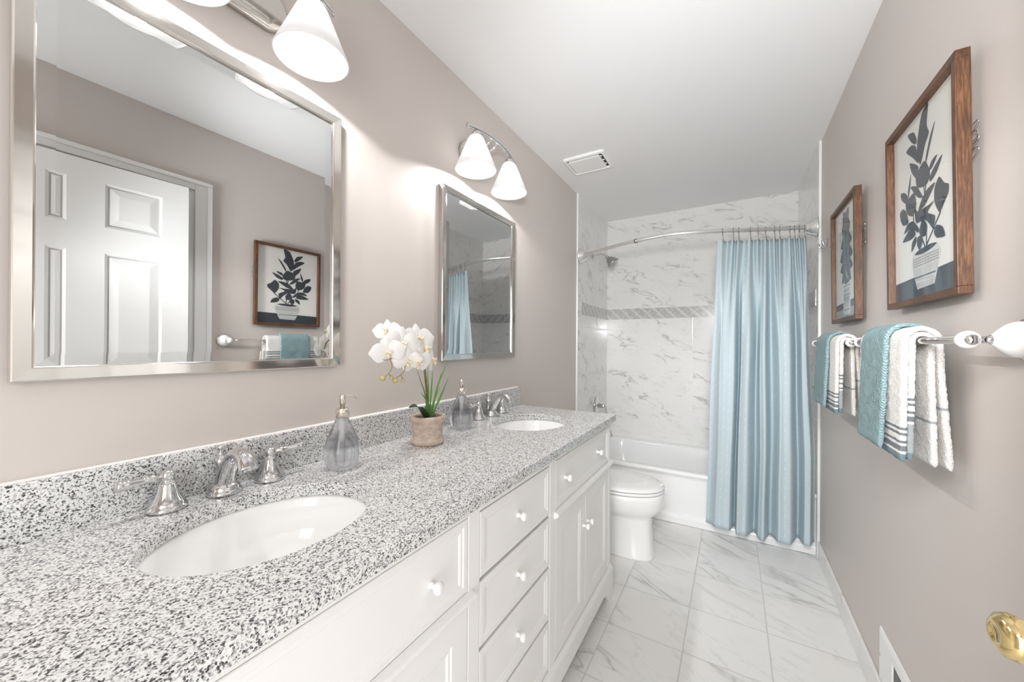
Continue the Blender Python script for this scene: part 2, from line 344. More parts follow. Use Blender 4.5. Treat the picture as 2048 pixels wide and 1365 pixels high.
fbox(DR[0], DR[1], 0.847, CT); fbox(LS[0], LS[1], 0.850, CT); fbox(RS[0], RS[1], 0.850, CT)
fbox(LS[0], LS[1], 0.646, 0.676); fbox(RS[0], RS[1], 0.646, 0.676)
fbox(DR[0], DR[1], 0.10, 0.155); fbox(LS[0], LS[1], 0.10, 0.152); fbox(RS[0], RS[1], 0.10, 0.152)
fr.build('face_frame', MAT['cab'], van, bevel=0.0015)
for y0, y1 in ((VY0 - 0.012, LS[1] + 0.012), (RS[0] - 0.012, VY1 + 0.012)):
    prof = [(VX - 0.001, 0.650), (VX + 0.004, 0.650), (VX + 0.007, 0.655), (VX + 0.014, 0.658), (VX + 0.017, 0.664), (VX + 0.014, 0.671), (VX + 0.006, 0.673), (VX - 0.001, 0.675)]
    ml = MB(); ml.loft([[Vector((x, y, z)) for x, z in prof] for y in (y0, y1)], 0, False)
    ml.build('waist_moulding', MAT['cab'], van, bevel=0.001)
bs = MB()
def base_prof(y0, y1):
    pr = [(VX - 0.02, 0.152), (VX + 0.001, 0.152), (VX + 0.003, 0.143), (VX + 0.010, 0.136), (VX + 0.012, 0.128), (VX + 0.012, 0.062), (VX - 0.02, 0.062)]
    bs.loft([[Vector((x, y, z)) for x, z in pr] for y in (y0, y1)], 0, False)
base_prof(VY0 - 0.012, VY1 + 0.012)
for s, ye in ((1, VY1 + 0.012), (-1, VY0 - 0.012)):
    pr = [(ye, 0.0635), (ye, 0.03), (ye + s * 0.003, 0.0), (ye - s * 0.062, 0.0), (ye - s * 0.072, 0.022), (ye - s * 0.088, 0.03), (ye - s * 0.10, 0.045), (ye - s * 0.135, 0.056), (ye - s * 0.15, 0.0635)]
    bs.loft([[Vector((x, y, z)) for y, z in pr] for x in (VX - 0.008, VX + 0.013)], 0, False)
    bs.loft([[Vector((x, y, z)) for x, z in ((0.42, 0.0635), (0.46, 0.04), (0.48, 0.0), (VX + 0.012, 0.0), (VX + 0.012, 0.0635))] for y in (ye, ye - s * 0.02)], 0, False)
bs.box(0.03, VX - 0.002, VY1, VY1 + 0.010, 0.062, 0.135); bs.box(0.03, VX - 0.002, VY0 - 0.010, VY0, 0.062, 0.135)
bs.build('base_plinth', MAT['cab'], van, bevel=0.0015)

def knob(parent, y, z, xf=VX, r=0.0128):
    k = MB(); k.lathe([(0.0, 0), (r * 0.62, 0.0), (r * 0.55, 0.003), (r * 0.42, 0.006), (r * 0.42, 0.012), (r * 0.85, 0.016), (r, 0.021), (r * 0.92, 0.026), (r * 0.6, 0.0285), (0.0, 0.029)], (xf, y, z), (1, 0, 0), 28)
    k.build('knob', MAT['white'], parent)
STEP = ((0, 0), (0.0, 0.0), (0.018, 0.0), (0.021, 0.003), (0.027, 0.003), (0.031, 0.0065), (0.036, 0.0065))
def front(name, y0, y1, z0, z1, rail, knobs, gap=0.0022, t=0.018, xf=VX - 0.0005):
    m = MB(); y0 += gap; y1 -= gap; z0 += gap; z1 -= gap
    r = [(0, t), (0, 0.0012), (0.0012, 0), (rail, 0), (rail + 0.004, 0.0022), (rail + 0.010, 0.0022), (rail + 0.016, 0.0050), (rail + 0.020, 0.0050)]
    panel_face(m, y0, y1, z0, z1, xf, 1, steps=r)
    m.add([(xf - t, y0, z0), (xf - t, y1, z0), (xf - t, y1, z1), (xf - t, y0, z1)], [(3, 2, 1, 0)])
    o = m.build(name, MAT['cab'], van)
    for ky, kz, dx in knobs: knob(o, ky, kz, xf - dx)
    return o
for (z0, z1) in ((0.680, 0.845), (0.510, 0.674), (0.331, 0.504), (0.160, 0.325)):
    front('drawer', DR[0], DR[1], z0, z1, 0.016, [(Yc - 0.01, (z0 + z1) / 2 - 0.002, 0.0050)])
front('false_front', LS[0], LS[1], 0.676, 0.850, 0.014, [(0.575, 0.757, 0.0050), (0.19, 0.757, 0.0050)])
front('false_front', RS[0], RS[1], 0.676, 0.850, 0.014, [(1.285, 0.763, 0.0050), (1.665, 0.763, 0.0050)])
front('door', LS[0], 0.395, 0.152, 0.646, 0.055, [(0.375, 0.51, 0.0)]); front('door', 0.395, LS[1], 0.152, 0.646, 0.055, [(0.425, 0.51, 0.0)])
front('door', RS[0], 1.497, 0.152, 0.646, 0.055, [(1.473, 0.508, 0.0)]); front('door', 1.497, RS[1], 0.152, 0.646, 0.055, [(1.522, 0.508, 0.0)])

# ------------------------------------------------------------------ worktop with two oval cut-outs, sinks
CX, CY0, CY1, ZC = 0.5745, 0.006, 1.882, 0.902
SINKS = [(0.284, 0.396), (0.284, 1.506)]; EA, EB = 0.166, 0.194
def ellipse(c, a, b_, z, n=64): return [Vector((c[0] + a * math.cos(2 * PI * i / n), c[1] + b_ * math.sin(2 * PI * i / n), z)) for i in range(n)]
def slab_with_holes():
    bm = bmesh.new()
    outer = [(0.0, CY0), (CX, CY0), (CX, CY1), (0.0, CY1)]; edges = []
    ov = [bm.verts.new((x, y, ZC)) for x, y in outer]
    for i in range(4): edges.append(bm.edges.new((ov[i], ov[(i + 1) % 4])))
    for c in SINKS:
        vs = [bm.verts.new(p) for p in ellipse(c, EA, EB, ZC)]
        for i in range(64): edges.append(bm.edges.new((vs[i], vs[(i + 1) % 64])))
    bmesh.ops.triangle_fill(bm, use_beauty=True, use_dissolve=False, edges=edges)
    for f in list(bm.faces):
        cc = f.calc_center_median()
        if any(((cc.x - c[0]) / EA) ** 2 + ((cc.y - c[1]) / EB) ** 2 < 0.985 for c in SINKS): bm.faces.remove(f)
    ex = bmesh.ops.extrude_face_region(bm, geom=list(bm.faces))
    for v in [g for g in ex['geom'] if isinstance(g, bmesh.types.BMVert)]: v.co.z -= 0.03
    bmesh.ops.recalc_face_normals(bm, faces=bm.faces)
    me = bpy.data.meshes.new('countertop'); bm.to_mesh(me); bm.free(); me.materials.append(MAT['granite'])
    o = bpy.data.objects.new('countertop', me); C.objects.link(o)
    md = o.modifiers.new('bevel', 'BEVEL'); md.width = 0.002; md.segments = 2; md.limit_method = 'ANGLE'; md.angle_limit = 0.9
    return o
top = tag(slab_with_holes(), 'speckled grey and white granite worktop with two oval sink cut-outs on the white vanity', 'countertop')
MB().box(0.001, 0.021, CY0, CY1, ZC, 1.006).build('backsplash', MAT['granite'], top, bevel=0.0015)
caulk = pm('white_caulk', srgb(240, 238, 234), 0.5)
ck = MB(); ck.loft([[Vector(p) for p in ((0.0005, y, 1.0095), (0.0045, y, 1.0075), (0.0085, y, 1.0062), (0.0005, y, 1.0062))] for y in (CY0, CY1)], 0, False)
co_ = ck.build('caulk_line', caulk, top); co_['label'] = 'white caulk line along the backsplash top'
for k, c in enumerate(SINKS):
    sk = thing('sink', (c[0], c[1], 0.872), 'white oval sink in the near half of the granite worktop' if k == 0 else 'white oval sink at the far end of the granite worktop, close to the toilet', 'sink', None)
    m = MB(); prof = [(1.06, 0.871), (1.0, 0.8705), (0.985, 0.865), (0.955, 0.835), (0.91, 0.80), (0.82, 0.765), (0.66, 0.741), (0.42, 0.729), (0.16, 0.724), (0.135, 0.722)]
    rings = [ellipse((c[0] - (0.0 if f > 0.5 else 0.02 * (1 - f)), c[1]), (EA + 0.004) * f if f > 0.2 else 0.02 * f / 0.135, (EB + 0.004) * f if f > 0.2 else 0.02 * f / 0.135, z) for f, z in prof]
    m.loft(rings, 0, True, True, False, False)
    under = [ellipse(c, (EA + 0.004) * f, (EB + 0.004) * f, z) for f, z in ((1.06, 0.871), (1.06, 0.858), (1.0, 0.84), (0.9, 0.775), (0.7, 0.725), (0.45, 0.713), (0.1, 0.71))]
    m.loft(under, 0, True, True, False, True)
    m.build('basin', MAT['porcelain'], sk, (c[0], c[1], 0.872), norm=False)
    d = MB(); d.lathe([(0.0, 0.0), (0.012, 0.0), (0.016, 0.003), (0.021, 0.003), (0.0215, 0.0)], (c[0] - 0.018, c[1], 0.7235), (0, 0, 1), 28)
    d.build('drain', MAT['chrome'], sk, (c[0], c[1], 0.872))

# ------------------------------------------------------------------ faucets (widespread: spout, lift rod, two lever handles)
def make_faucet(y, sp, label):
    o = Vector((0.06, y, ZC)); f = thing('faucet', o, label, 'faucet')
    b_ = MB(); b_.lathe([(0, 0), (0.033, 0), (0.0345, 0.005), (0.0335, 0.010), (0.0295, 0.0115), (0.0305, 0.015), (0.027, 0.021), (0.021, 0.027)], o, n=36)
    path = catmull([(0.058, y, ZC + 0.014), (0.070, y, ZC + 0.042), (0.088, y, ZC + 0.072), (0.110, y, ZC + 0.096), (0.136, y, ZC + 0.103), (0.160, y, ZC + 0.094), (0.173, y, ZC + 0.074)], 6)
    n = len(path); rad = []
    for k in range(n):
        t = k / (n - 1); rad.append((lerp(0.019, 0.0125, smooth(t * 1.4)), lerp(0.021, 0.0155, smooth(t * 1.4))) if t < 0.7 else (lerp(0.0125, 0.014, (t - 0.7) * 3.3), lerp(0.0155, 0.0195, (t - 0.7) * 3.3)))
    b_.tube(path, rad, 18, flat=(1, 0, 0.0)); b_.build('spout', MAT['chrome'], f, o)
    l = MB(); l.lathe([(0.012, 0.0), (0.012, 0.006), (0.009, 0.016), (0.008, 0.052), (0.009, 0.060), (0.0125, 0.068), (0.0135, 0.075), (0.0105, 0.081), (0.006, 0.085), (0.0045, 0.094), (0.008, 0.102), (0.0095, 0.106), (0.007, 0.109), (0, 0.110)], (0.042, y, ZC), n=24)
    l.build('lift_rod', MAT['chrome'], f, o)
    for s in (-1, 1):
        hc = Vector((0.058, y + s * sp, ZC)); h = MB()
        h.lathe([(0, 0), (0.0325, 0), (0.034, 0.004), (0.033, 0.0095), (0.029, 0.0110), (0.0298, 0.0145), (0.0265, 0.019), (0.0205, 0.029), (0.0170, 0.040), (0.0148, 0.053), (0.0125, 0.058), (0.0095, 0.060), (0.0105, 0.064), (0.0125, 0.069), (0.0125, 0.076), (0.009, 0.081), (0.0045, 0.083), (0, 0.0835)], hc, n=36)
        ho = h.build('handle', MAT['chrome'], f, o)
        lv = MB(); dirv = Vector((0.10, s * 1.0, 0.02)).normalized()
        lv.lathe([(0.0058, 0.008), (0.0058, 0.020), (0.0088, 0.022), (0.0088, 0.027), (0.0062, 0.030), (0.0068, 0.042), (0.0092, 0.057), (0.0108, 0.065), (0.0095, 0.068), (0.0110, 0.072), (0.0106, 0.078), (0.005, 0.080), (0, 0.080)], hc + Vector((0, 0, 0.0705)), dirv, 20)
        lv.build('lever', MAT['chrome'], ho, o)
    return f
make_faucet(0.406, 0.101, 'chrome two-lever faucet behind the near sink, left of a soap dispenser')
make_faucet(1.522, 0.103, 'chrome two-lever faucet behind the far sink, by the end of the backsplash')

# ------------------------------------------------------------------ soap dispensers
def smoky_glass():
    t = NT('smoky_bubbled_glass'); p = t.obj(); z = t.sep(p)[2]; n = t.noise(p, 210.0, 3, 0.7)
    zz = t.math('ADD', z, t.math('MULTIPLY', t.math('SUBTRACT', t.noise(p, 28.0, 2), 0.5), 0.02))
    col = t.ramp(t.math('DIVIDE', zz, 0.14), [(0.0, srgb(244, 245, 247)), (0.38, srgb(240, 241, 244)), (0.47, srgb(150, 150, 155)), (0.58, srgb(160, 159, 162)), (0.68, srgb(232, 232, 233)), (1.0, srgb(244, 244, 244))])  # dark middle band paints in the refraction seen through the filled bottle
    t.set(Base_Color=col, Roughness=0.03, IOR=1.36); t.b.inputs['Transmission Weight'].default_value = 1.0
    t.bump(n, 0.12, 0.002)
    sp = t.ramp(n, [(0.62, G(0)), (0.70, G(1))]); low = t.ramp(t.math('DIVIDE', z, 0.14), [(0.12, G(0.8)), (0.42, G(0.0))])
    df = t.node('ShaderNodeBsdfDiffuse'); df.inputs[0].default_value = srgb(238, 239, 243); mx = t.node('ShaderNodeMixShader')
    t.put(mx.inputs[0], t.math('MULTIPLY', t.math('ADD', t.math('MULTIPLY', sp, 1.3), 0.14), low, clamp=True)); t.l.new(t.b.outputs[0], mx.inputs[1]); t.l.new(df.outputs[0], mx.inputs[2]); t.l.new(mx.outputs[0], t.out.inputs[0])
    return t.mat
MAT['bottle'] = smoky_glass()
MAT['tube'] = pm('white_plastic', srgb(240, 240, 240), 0.3)
MAT['pump'] = pm('champagne_nickel', (0.80, 0.73, 0.64, 1), 0.13, 1.0)
def make_dispenser(loc, label, a):
    d = thing('soap_dispenser', loc, label, 'soap dispenser'); L = Vector(loc)
    g = MB(); g.lathe([(0, 0.0035), (0.022, 0.003), (0.031, 0.0), (0.037, 0.003), (0.044, 0.018), (0.0485, 0.038), (0.0475, 0.056), (0.041, 0.080), (0.031, 0.106), (0.022, 0.126), (0.0175, 0.137), (0.0165, 0.142), (0, 0.142)], L, n=48); g.build('bottle', MAT['bottle'], d, L)
    g = MB(); g.lathe([(0.0165, 0.1425), (0.0185, 0.143), (0.0185, 0.164), (0.017, 0.1665), (0.0, 0.1665)], L, n=32); g.lathe([(0.0165, 0.1425), (0.0, 0.1425)], L, n=32); co = g.build('collar', MAT['pump'], d, L)
    g = MB(); g.lathe([(0.0065, 0.1665), (0.0065, 0.180), (0.0088, 0.1805), (0.0088, 0.203), (0.0078, 0.2045), (0, 0.205)], L, n=24)
    dr = Vector((math.cos(a), math.sin(a), 0)); P = [L + dr * r + Vector((0, 0, z)) for r, z in ((0.006, 0.2015), (0.018, 0.2005), (0.030, 0.197), (0.040, 0.191))]
    g.tube(catmull(P, 5), 0.0025, 10); g.build('pump_head', MAT['pump'], d, L)
    g = MB(); g.lathe([(0.0055, 0.02), (0.0055, 0.100), (0.008, 0.118), (0.008, 0.1415)], L, n=16); g.build('dip_tube', MAT['tube'], d, L)
    return d
make_dispenser((0.131, 0.661, ZC + 0.0003), 'smoky glass soap dispenser beside the near sink, with silver pump', PI / 2 - 0.25)
make_dispenser((0.106, 1.229, ZC + 0.0003), 'smoky glass soap dispenser right of the orchid pot, next to the far sink', PI / 2 - 0.25)

# ------------------------------------------------------------------ potted orchid
OP = Vector((0.148, 0.985, ZC))
orch = thing('potted_orchid', OP, 'white orchid in a whitewashed clay pot between the two soap dispensers', 'plant')
t = NT('whitewashed_clay'); n = t.noise(t.vmul(t.obj(), (1, 1, 1.6)), 40.0, 5, 0.7); t.set(Base_Color=t.ramp(n, [(0.3, srgb(164, 143, 126)), (0.5, srgb(190, 172, 157)), (0.7, srgb(208, 195, 183))]), Roughness=0.85); t.bump(n, 0.05, 0.001); MAT['clay'] = t.mat
g = MB(); g.lathe([(0, 0.0), (0.053, 0), (0.058, 0.003), (0.059, 0.012), (0.056, 0.017), (0.0525, 0.021), (0.052, 0.030), (0.0535, 0.060), (0.0555, 0.072), (0.060, 0.080), (0.062, 0.086), (0.062, 0.095), (0.059, 0.098), (0.051, 0.098), (0.049, 0.092), (0.049, 0.083)], OP, n=56, caps=False)
g.lathe([(0, 0.0), (0.053, 0)], OP, n=56, caps=False); g.build('pot', MAT['clay'], orch, OP)
g = MB(); g.lathe([(0, 0.084), (0.049, 0.083)], OP, n=40, caps=False)
for k in range(70):
    r = 0.045 * math.sqrt(random.random()); a = random.random() * 6.28; g.sphere(OP + Vector((r * math.cos(a), r * math.sin(a), 0.086)), 0.004 + 0.004 * random.random(), 8, sc=(1, 1, 0.7))
g.build('soil', pm('dark_soil', srgb(60, 52, 48), 0.6), orch, OP)
t = NT('orchid_stem'); t.set(Base_Color=t.ramp(t.noise(t.obj(), 40, 2), [(0.4, srgb(106, 72, 48)), (0.6, srgb(120, 140, 70))]), Roughness=0.6); MAT['stem'] = t.mat
MAT['twig'] = pm('bud_twig', srgb(150, 120, 70), 0.6)
def petal_mat():
    t = NT('white_petal'); t.set(Base_Color=srgb(246, 245, 244), Roughness=0.6); t.b.inputs['Subsurface Weight'].default_value = 0.0
    tr = t.node('ShaderNodeBsdfTranslucent'); tr.inputs[0].default_value = srgb(244, 243, 240); mx = t.node('ShaderNodeMixShader'); mx.inputs[0].default_value = 0.35
    t.l.new(t.b.outputs[0], mx.inputs[1]); t.l.new(tr.outputs[0], mx.inputs[2]); t.l.new(mx.outputs[0], t.out.inputs[0]); return t.mat
MAT['petal'] = petal_mat(); MAT['lip'] = pm('cream_orchid_lip', srgb(236, 218, 186), 0.6); MAT['bud'] = pm('green_tan_bud', srgb(186, 172, 118), 0.5); MAT['yellow'] = pm('yellow_bud', srgb(232, 196, 40), 0.5)
MAT['blade'] = pm('grass_green', srgb(92, 138, 62), 0.45); MAT['darkleaf'] = pm('dark_green_leaf', srgb(46, 66, 44), 0.35)
def A(x, y, z): return Vector((x, y, z))
stem1 = catmull([OP + A(0, -0.006, 0.084), A(0.150, 0.980, 1.05), A(0.152, 0.968, 1.13), A(0.150, 0.955, 1.20), A(0.148, 0.92, 1.255), A(0.150, 0.86, 1.28), A(0.152, 0.805, 1.262), A(0.154, 0.790, 1.235)], 6)
stem2 = catmull([OP + A(-0.006, 0.004, 0.084), A(0.140, 0.990, 1.05), A(0.138, 0.985, 1.13), A(0.136, 0.972, 1.19), A(0.135, 0.94, 1.225), A(0.140, 0.88, 1.225), A(0.150, 0.84, 1.205)], 6)
for P in (stem1, stem2): MB().tube(P, [lerp(0.0036, 0.0018, k / len(P)) for k in range(len(P))], 8).build('stem', MAT['stem'], orch, OP)
def flower(c, fwd, size, roll=0.0):
    fwd = Vector(fwd).normalized(); up_ = Vector((0, 0, 1)); rt_ = up_.cross(fwd).normalized(); up_ = fwd.cross(rt_)
    m = MB(); c = Vector(c)
    def petal(ang, length, width, lift, cup):
        d = rt_ * math.cos(ang) + up_ * math.sin(ang); s_ = fwd.cross(d); nu, nv = 9, 7; rings = []
        for i in range(nu):
            t_ = i / (nu - 1); w = width * (math.sin(PI * min(1, t_ * 0.90 + 0.07)) ** 0.55) * 0.5
            row = []
            for j in range(nv):
                v_ = j / (nv - 1) * 2 - 1
                row.append(c + d * (length * (t_ - 0.10 * v_ * v_ * (t_ > 0.5)) + 0.004) + s_ * w * v_ + fwd * (lift * math.sin(t_ * 2.2) * size - cup * v_ * v_ * w - 0.12 * length * t_ * t_))
            rings.append(row)
        m.loft(rings, 0, True, False, False, False)
    for a, L_, w, lf in ((PI / 2, 1.0, 0.66, 0.0), (PI * 7 / 6, 0.95, 0.62, 0.0), (-PI / 6, 0.95, 0.62, 0.0)): petal(a + roll, L_ * size, w * size, lf, 0.25)
    for a in (PI * 0.96, PI * 0.04): petal(a + roll, 1.18 * size, 1.36 * size, 0.14, 0.12)
    o = m.build('flower', MAT['petal'], orch, OP, norm=False)
    l = MB(); l.sphere(c + fwd * 0.006, 0.15 * size, 10, sc=(1, 1, 1.1)); l.tube([c + fwd * 0.004 - up_ * 0.05 * size, c + fwd * 0.012 - up_ * 0.28 * size, c + fwd * 0.010 - up_ * 0.45 * size], [0.10 * size, 0.13 * size, 0.03 * size], 8)
    for s_ in (-1, 1): l.tube([c + fwd * 0.006, c + fwd * 0.016 + rt_ * s_ * 0.16 * size, c + fwd * 0.018 + rt_ * s_ * 0.2 * size + up_ * 0.12 * size], [0.06 * size, 0.08 * size, 0.02 * size], 8)
    lo = l.build('lip', MAT['lip'], o, OP); lo['label'] = 'cream and yellow flower centre'
fls = [((0.185, 0.775, 1.226), (0.8, -0.55, -0.05), 0.044, 0.2), ((0.190, 0.825, 1.252), (0.95, -0.3, 0.0), 0.052, -0.1), ((0.150, 0.800, 1.292), (0.5, -0.8, 0.25), 0.036, 0.1), ((0.180, 0.905, 1.268), (0.9, -0.2, 0.2), 0.052, 0.0),
       ((0.190, 0.925, 1.238), (0.95, 0.25, 0.05), 0.050, 0.3), ((0.165, 0.985, 1.196), (0.75, 0.55, 0.1), 0.048, 0.4), ((0.195, 0.885, 1.192), (0.9, -0.1, -0.35), 0.050, 0.0), ((0.200, 0.838, 1.198), (0.85, -0.4, -0.3), 0.040, 0.0), ((0.130, 0.865, 1.262), (0.6, -0.55, 0.4), 0.046, 0.2)]
for a in fls: flower(*a)
def twig(P, r=0.0012): MB().tube(catmull(P, 4), r, 6).build('twig', MAT['twig'], orch, OP)
twig([A(0.154, 0.790, 1.235), A(0.175, 0.792, 1.205), A(0.185, 0.790, 1.180), A(0.185, 0.775, 1.160), A(0.183, 0.762, 1.152)]); twig([A(0.185, 0.790, 1.207), A(0.185, 0.768, 1.203), A(0.185, 0.757, 1.204)]); twig([A(0.185, 0.777, 1.163), A(0.184, 0.787, 1.154)])
twig([A(0.150, 0.84, 1.205), A(0.180, 0.838, 1.190), A(0.190, 0.838, 1.172), A(0.188, 0.822, 1.155), A(0.186, 0.806, 1.147)]); twig([A(0.190, 0.838, 1.180), A(0.192, 0.855, 1.190), A(0.195, 0.868, 1.196)]); twig([A(0.188, 0.822, 1.156), A(0.186, 0.832, 1.142)])
for p, r in ((A(0.183, 0.757, 1.149), 0.0088), (A(0.184, 0.789, 1.149), 0.0066), (A(0.186, 0.802, 1.139), 0.0085), (A(0.186, 0.833, 1.136), 0.0062)): MB().sphere(p, r, 14, sc=(1, 1, 0.95)).build('bud', MAT['bud'], orch, OP)
yb = MB().sphere(A(0.205, 0.872, 1.196), 0.0125, 14, sc=(1, 1, 0.9)).build('bud', MAT['yellow'], orch, OP); yb['label'] = 'yellow bud'
def blade(P, w, mat=None, name='leaf'):
    P = catmull(P, 5); n_ = len(P); m = MB(); rings = []
    side = Vector((0.55, 0.85, 0))
    for k, p in enumerate(P):
        t_ = k / (n_ - 1); ww = w * (0.55 + 0.9 * t_ if t_ < 0.5 else 1.0) * (1 - max(0, t_ - 0.5) * 2) ** 0.7 + 0.0003
        rings.append([p - side * ww / 2, p + Vector((0.0008, -0.0006, -0.0015 * min(1, ww / 0.004))), p + side * ww / 2])
    m.loft(rings, 0, True, False, False, False); return m.build(name, mat or MAT['blade'], orch, OP, norm=False)
B0 = OP + A(0, 0.004, 0.085)
for tip, mid, w in ((A(0.150, 1.092, 1.196), A(0.150, 1.035, 1.10), 0.007), (A(0.150, 1.096, 1.128), A(0.150, 1.045, 1.05), 0.009), (A(0.150, 0.925, 1.172), A(0.150, 0.968, 1.08), 0.005), (A(0.160, 0.938, 1.088), A(0.155, 0.970, 1.055), 0.006),
                    (A(0.140, 1.018, 1.165), A(0.145, 1.006, 1.08), 0.006), (A(0.155, 0.976, 1.165), A(0.152, 0.984, 1.08), 0.006), (A(0.145, 1.062, 1.15), A(0.148, 1.025, 1.07), 0.006), (A(0.165, 1.03, 1.10), A(0.155, 1.005, 1.04), 0.007)):
    st = B0 + A(0, (mid.y - 0.985) * 0.35, 0); blade([st, lerp(st, mid, 0.5) + A(0, -(mid.y - st.y) * 0.12, 0), mid, lerp(mid, tip, 0.5), tip], w)
def broad(P, w):
    P = catmull(P, 6); n_ = len(P); m = MB(); rings = []
    for k, p in enumerate(P):
        t_ = k / (n_ - 1); ww = w * math.sin(PI * min(1, 0.12 + 0.88 * t_)) ** 0.8 + 0.0005; T = (P[min(k + 1, n_ - 1)] - P[max(k - 1, 0)]).normalized(); sd = T.cross(Vector((0.2, -0.3, 1))).normalized()
        rings.append([p - sd * ww / 2 + A(0, 0, ww * 0.12), p, p + sd * ww / 2 + A(0, 0, ww * 0.12)])
    m.loft(rings, 0, True, False, False, False); o = m.build('leaf', MAT['darkleaf'], orch, OP, norm=False); o['label'] = 'broad dark green leaf'
broad([OP + A(0.005, -0.01, 0.085), OP + A(0.012, -0.035, 0.115), OP + A(0.015, -0.062, 0.137), OP + A(0.018, -0.108, 0.140)], 0.046)
broad([OP + A(-0.005, 0.01, 0.085), OP + A(-0.02, 0.025, 0.11), OP + A(-0.035, 0.04, 0.13)], 0.03)

# ------------------------------------------------------------------ mirrors
def make_mirror(y0, y1, z0, z1, label):
    c = Vector((0.0, (y0 + y1) / 2, (z0 + z1) / 2)); m_ = thing('wall_mirror', c, label, 'mirror'); fw_ = 0.027
    f = MB()
    def ring(i, x): return [Vector((x, y0 + i, z0 + i)), Vector((x, y1 - i, z0 + i)), Vector((x, y1 - i, z1 - i)), Vector((x, y0 + i, z1 - i))]
    f.loft([ring(0, 0.001), ring(0, 0.0195), ring(0.0012, 0.0215), ring(0.003, 0.022), ring(fw_ - 0.0035, 0.020), ring(fw_ - 0.0015, 0.0195), ring(fw_, 0.0180), ring(fw_, 0.012)], 0, False, True, True, False)
    f.build('frame', MAT['nickel'], m_, c, norm=False)
    g = MB(); bw = 0.023
    g.loft([ring(fw_ - 0.002, 0.0125), ring(fw_ - 0.002, 0.0128), ring(fw_ + bw, 0.0140)], 0, False, True, True, True)
    g.build('mirror_glass', MAT['mirror'], m_, c, norm=False); return m_
make_mirror(0.109, 0.729, 1.181, 1.955, 'large mirror in a polished nickel frame over the near sink, reflecting the white door')
make_mirror(1.203, 1.815, 1.181, 1.936, 'nickel framed mirror over the far sink, reflecting the blue shower curtain')

# ------------------------------------------------------------------ vanity lights
def shade_mat():
    t = NT('frosted_white_glass'); d = t.node('ShaderNodeBsdfDiffuse'); d.inputs[0].default_value = G(0.85); tr = t.node('ShaderNodeBsdfTranslucent'); tr.inputs[0].default_value = G(0.80)
    mx = t.node('ShaderNodeMixShader'); mx.inputs[0].default_value = 0.5; gl = t.node('ShaderNodeBsdfGlossy'); gl.inputs['Roughness'].default_value = 0.15; m2 = t.node('ShaderNodeMixShader'); m2.inputs[0].default_value = 0.04
    t.l.new(d.outputs[0], mx.inputs[1]); t.l.new(tr.outputs[0], mx.inputs[2]); t.l.new(mx.outputs[0], m2.inputs[1]); t.l.new(gl.outputs[0], m2.inputs[2]); t.l.new(m2.outputs[0], t.out.inputs[0]); return t.mat
MAT['shade'] = shade_mat()
t = NT('lit_bulb'); em = t.node('ShaderNodeEmission'); em.inputs[0].default_value = (1.0, 0.99, 0.975, 1); em.inputs[1].default_value = BULB; t.l.new(em.outputs[0], t.out.inputs[0]); MAT['bulb'] = t.mat
def make_light(yc, label):
    o = Vector((0.0, yc, 2.14)); L = thing('vanity_light', o, label, 'wall light')
    p = MB(); st = []
    for x, k in ((0.001, 1.0), (0.016, 1.0), (0.021, 0.96), (0.023, 0.88)):
        r = 0.056 * k; hl = 0.125 - 0.056 + 0.0; ring = []
        for i in range(40):
            a = 2 * PI * i / 40; ring.append(Vector((x, yc + r * math.cos(a) + (hl if math.cos(a) > 0 else -hl), 2.14 + r * math.sin(a))))
        st.append(ring)
    p.loft(st, 0, True, True, True, True); p.build('back_plate', MAT['nickel'], L, o)
    bar = MB(); P = []
    for k in range(25):
        s_ = k / 12 - 1; P.append((0.108 + 0.020 * (1 - s_ * s_), yc + 0.203 * s_, 2.180 + 0.020 * (1 - s_ * s_)))
    rings = []
    for (x, y, z) in P: rings.append([Vector((x - 0.004, y, z - 0.009)), Vector((x + 0.004, y, z - 0.009)), Vector((x + 0.005, y, z)), Vector((x + 0.004, y, z + 0.009)), Vector((x - 0.004, y, z + 0.009)), Vector((x - 0.005, y, z))])
    bar.loft(rings, 0, True); bar.build('arched_bar', MAT['chrome'], L, o)
    for s_ in (-1, 1):
        MB().tube([(0.02, yc + s_ * 0.024, 2.165), (0.07, yc + s_ * 0.024, 2.182), (0.124, yc + s_ * 0.024, 2.196)], 0.0055, 12).build('arm', MAT['chrome'], L, o)
    for s_ in (-1, 1):
        y = yc + s_ * 0.140; zt = 2.178; x = 0.110
        h = MB(); h.lathe([(0, 0.010), (0.006, 0.010), (0.007, 0.004), (0.018, 0.0), (0.021, -0.006), (0.021, -0.030), (0.0, -0.030)], (x, y, zt), n=28); h.build('socket_cup', MAT['nickel'], L, o)
        g = MB(); g.lathe([(0.0225, -0.016), (0.030, -0.024), (0.036, -0.034), (0.060, -0.092), (0.084, -0.150), (0.0905, -0.166), (0.0890, -0.168), (0.0870, -0.166), (0.081, -0.150), (0.057, -0.092), (0.033, -0.036), (0.027, -0.028), (0.0215, -0.024)], (x, y, zt), n=64, caps=False)
        so = g.build('lamp_shade', MAT['shade'], L, o)
        bl = MB(); bl.lathe([(0.013, -0.031), (0.014, -0.050), (0.020, -0.062), (0.031, -0.078), (0.0375, -0.096), (0.0385, -0.110), (0.034, -0.127), (0.022, -0.140), (0.010, -0.1445), (0, -0.145)], (x, y, zt), n=32); bl.build('bulb', MAT['bulb'], L, o)
        sp = bpy.data.lights.new('bulb_light', 'SPOT'); sp.energy = LAMP; sp.spot_size = math.radians(164); sp.spot_blend = 0.2; sp.shadow_soft_size = 0.02; sp.color = (1.0, 0.99, 1.0)
        spo = bpy.data.objects.new('bulb_light', sp); C.objects.link(spo); spo.parent = L; spo.location = (x, y - yc, zt - 0.157 - 2.14)
    return L
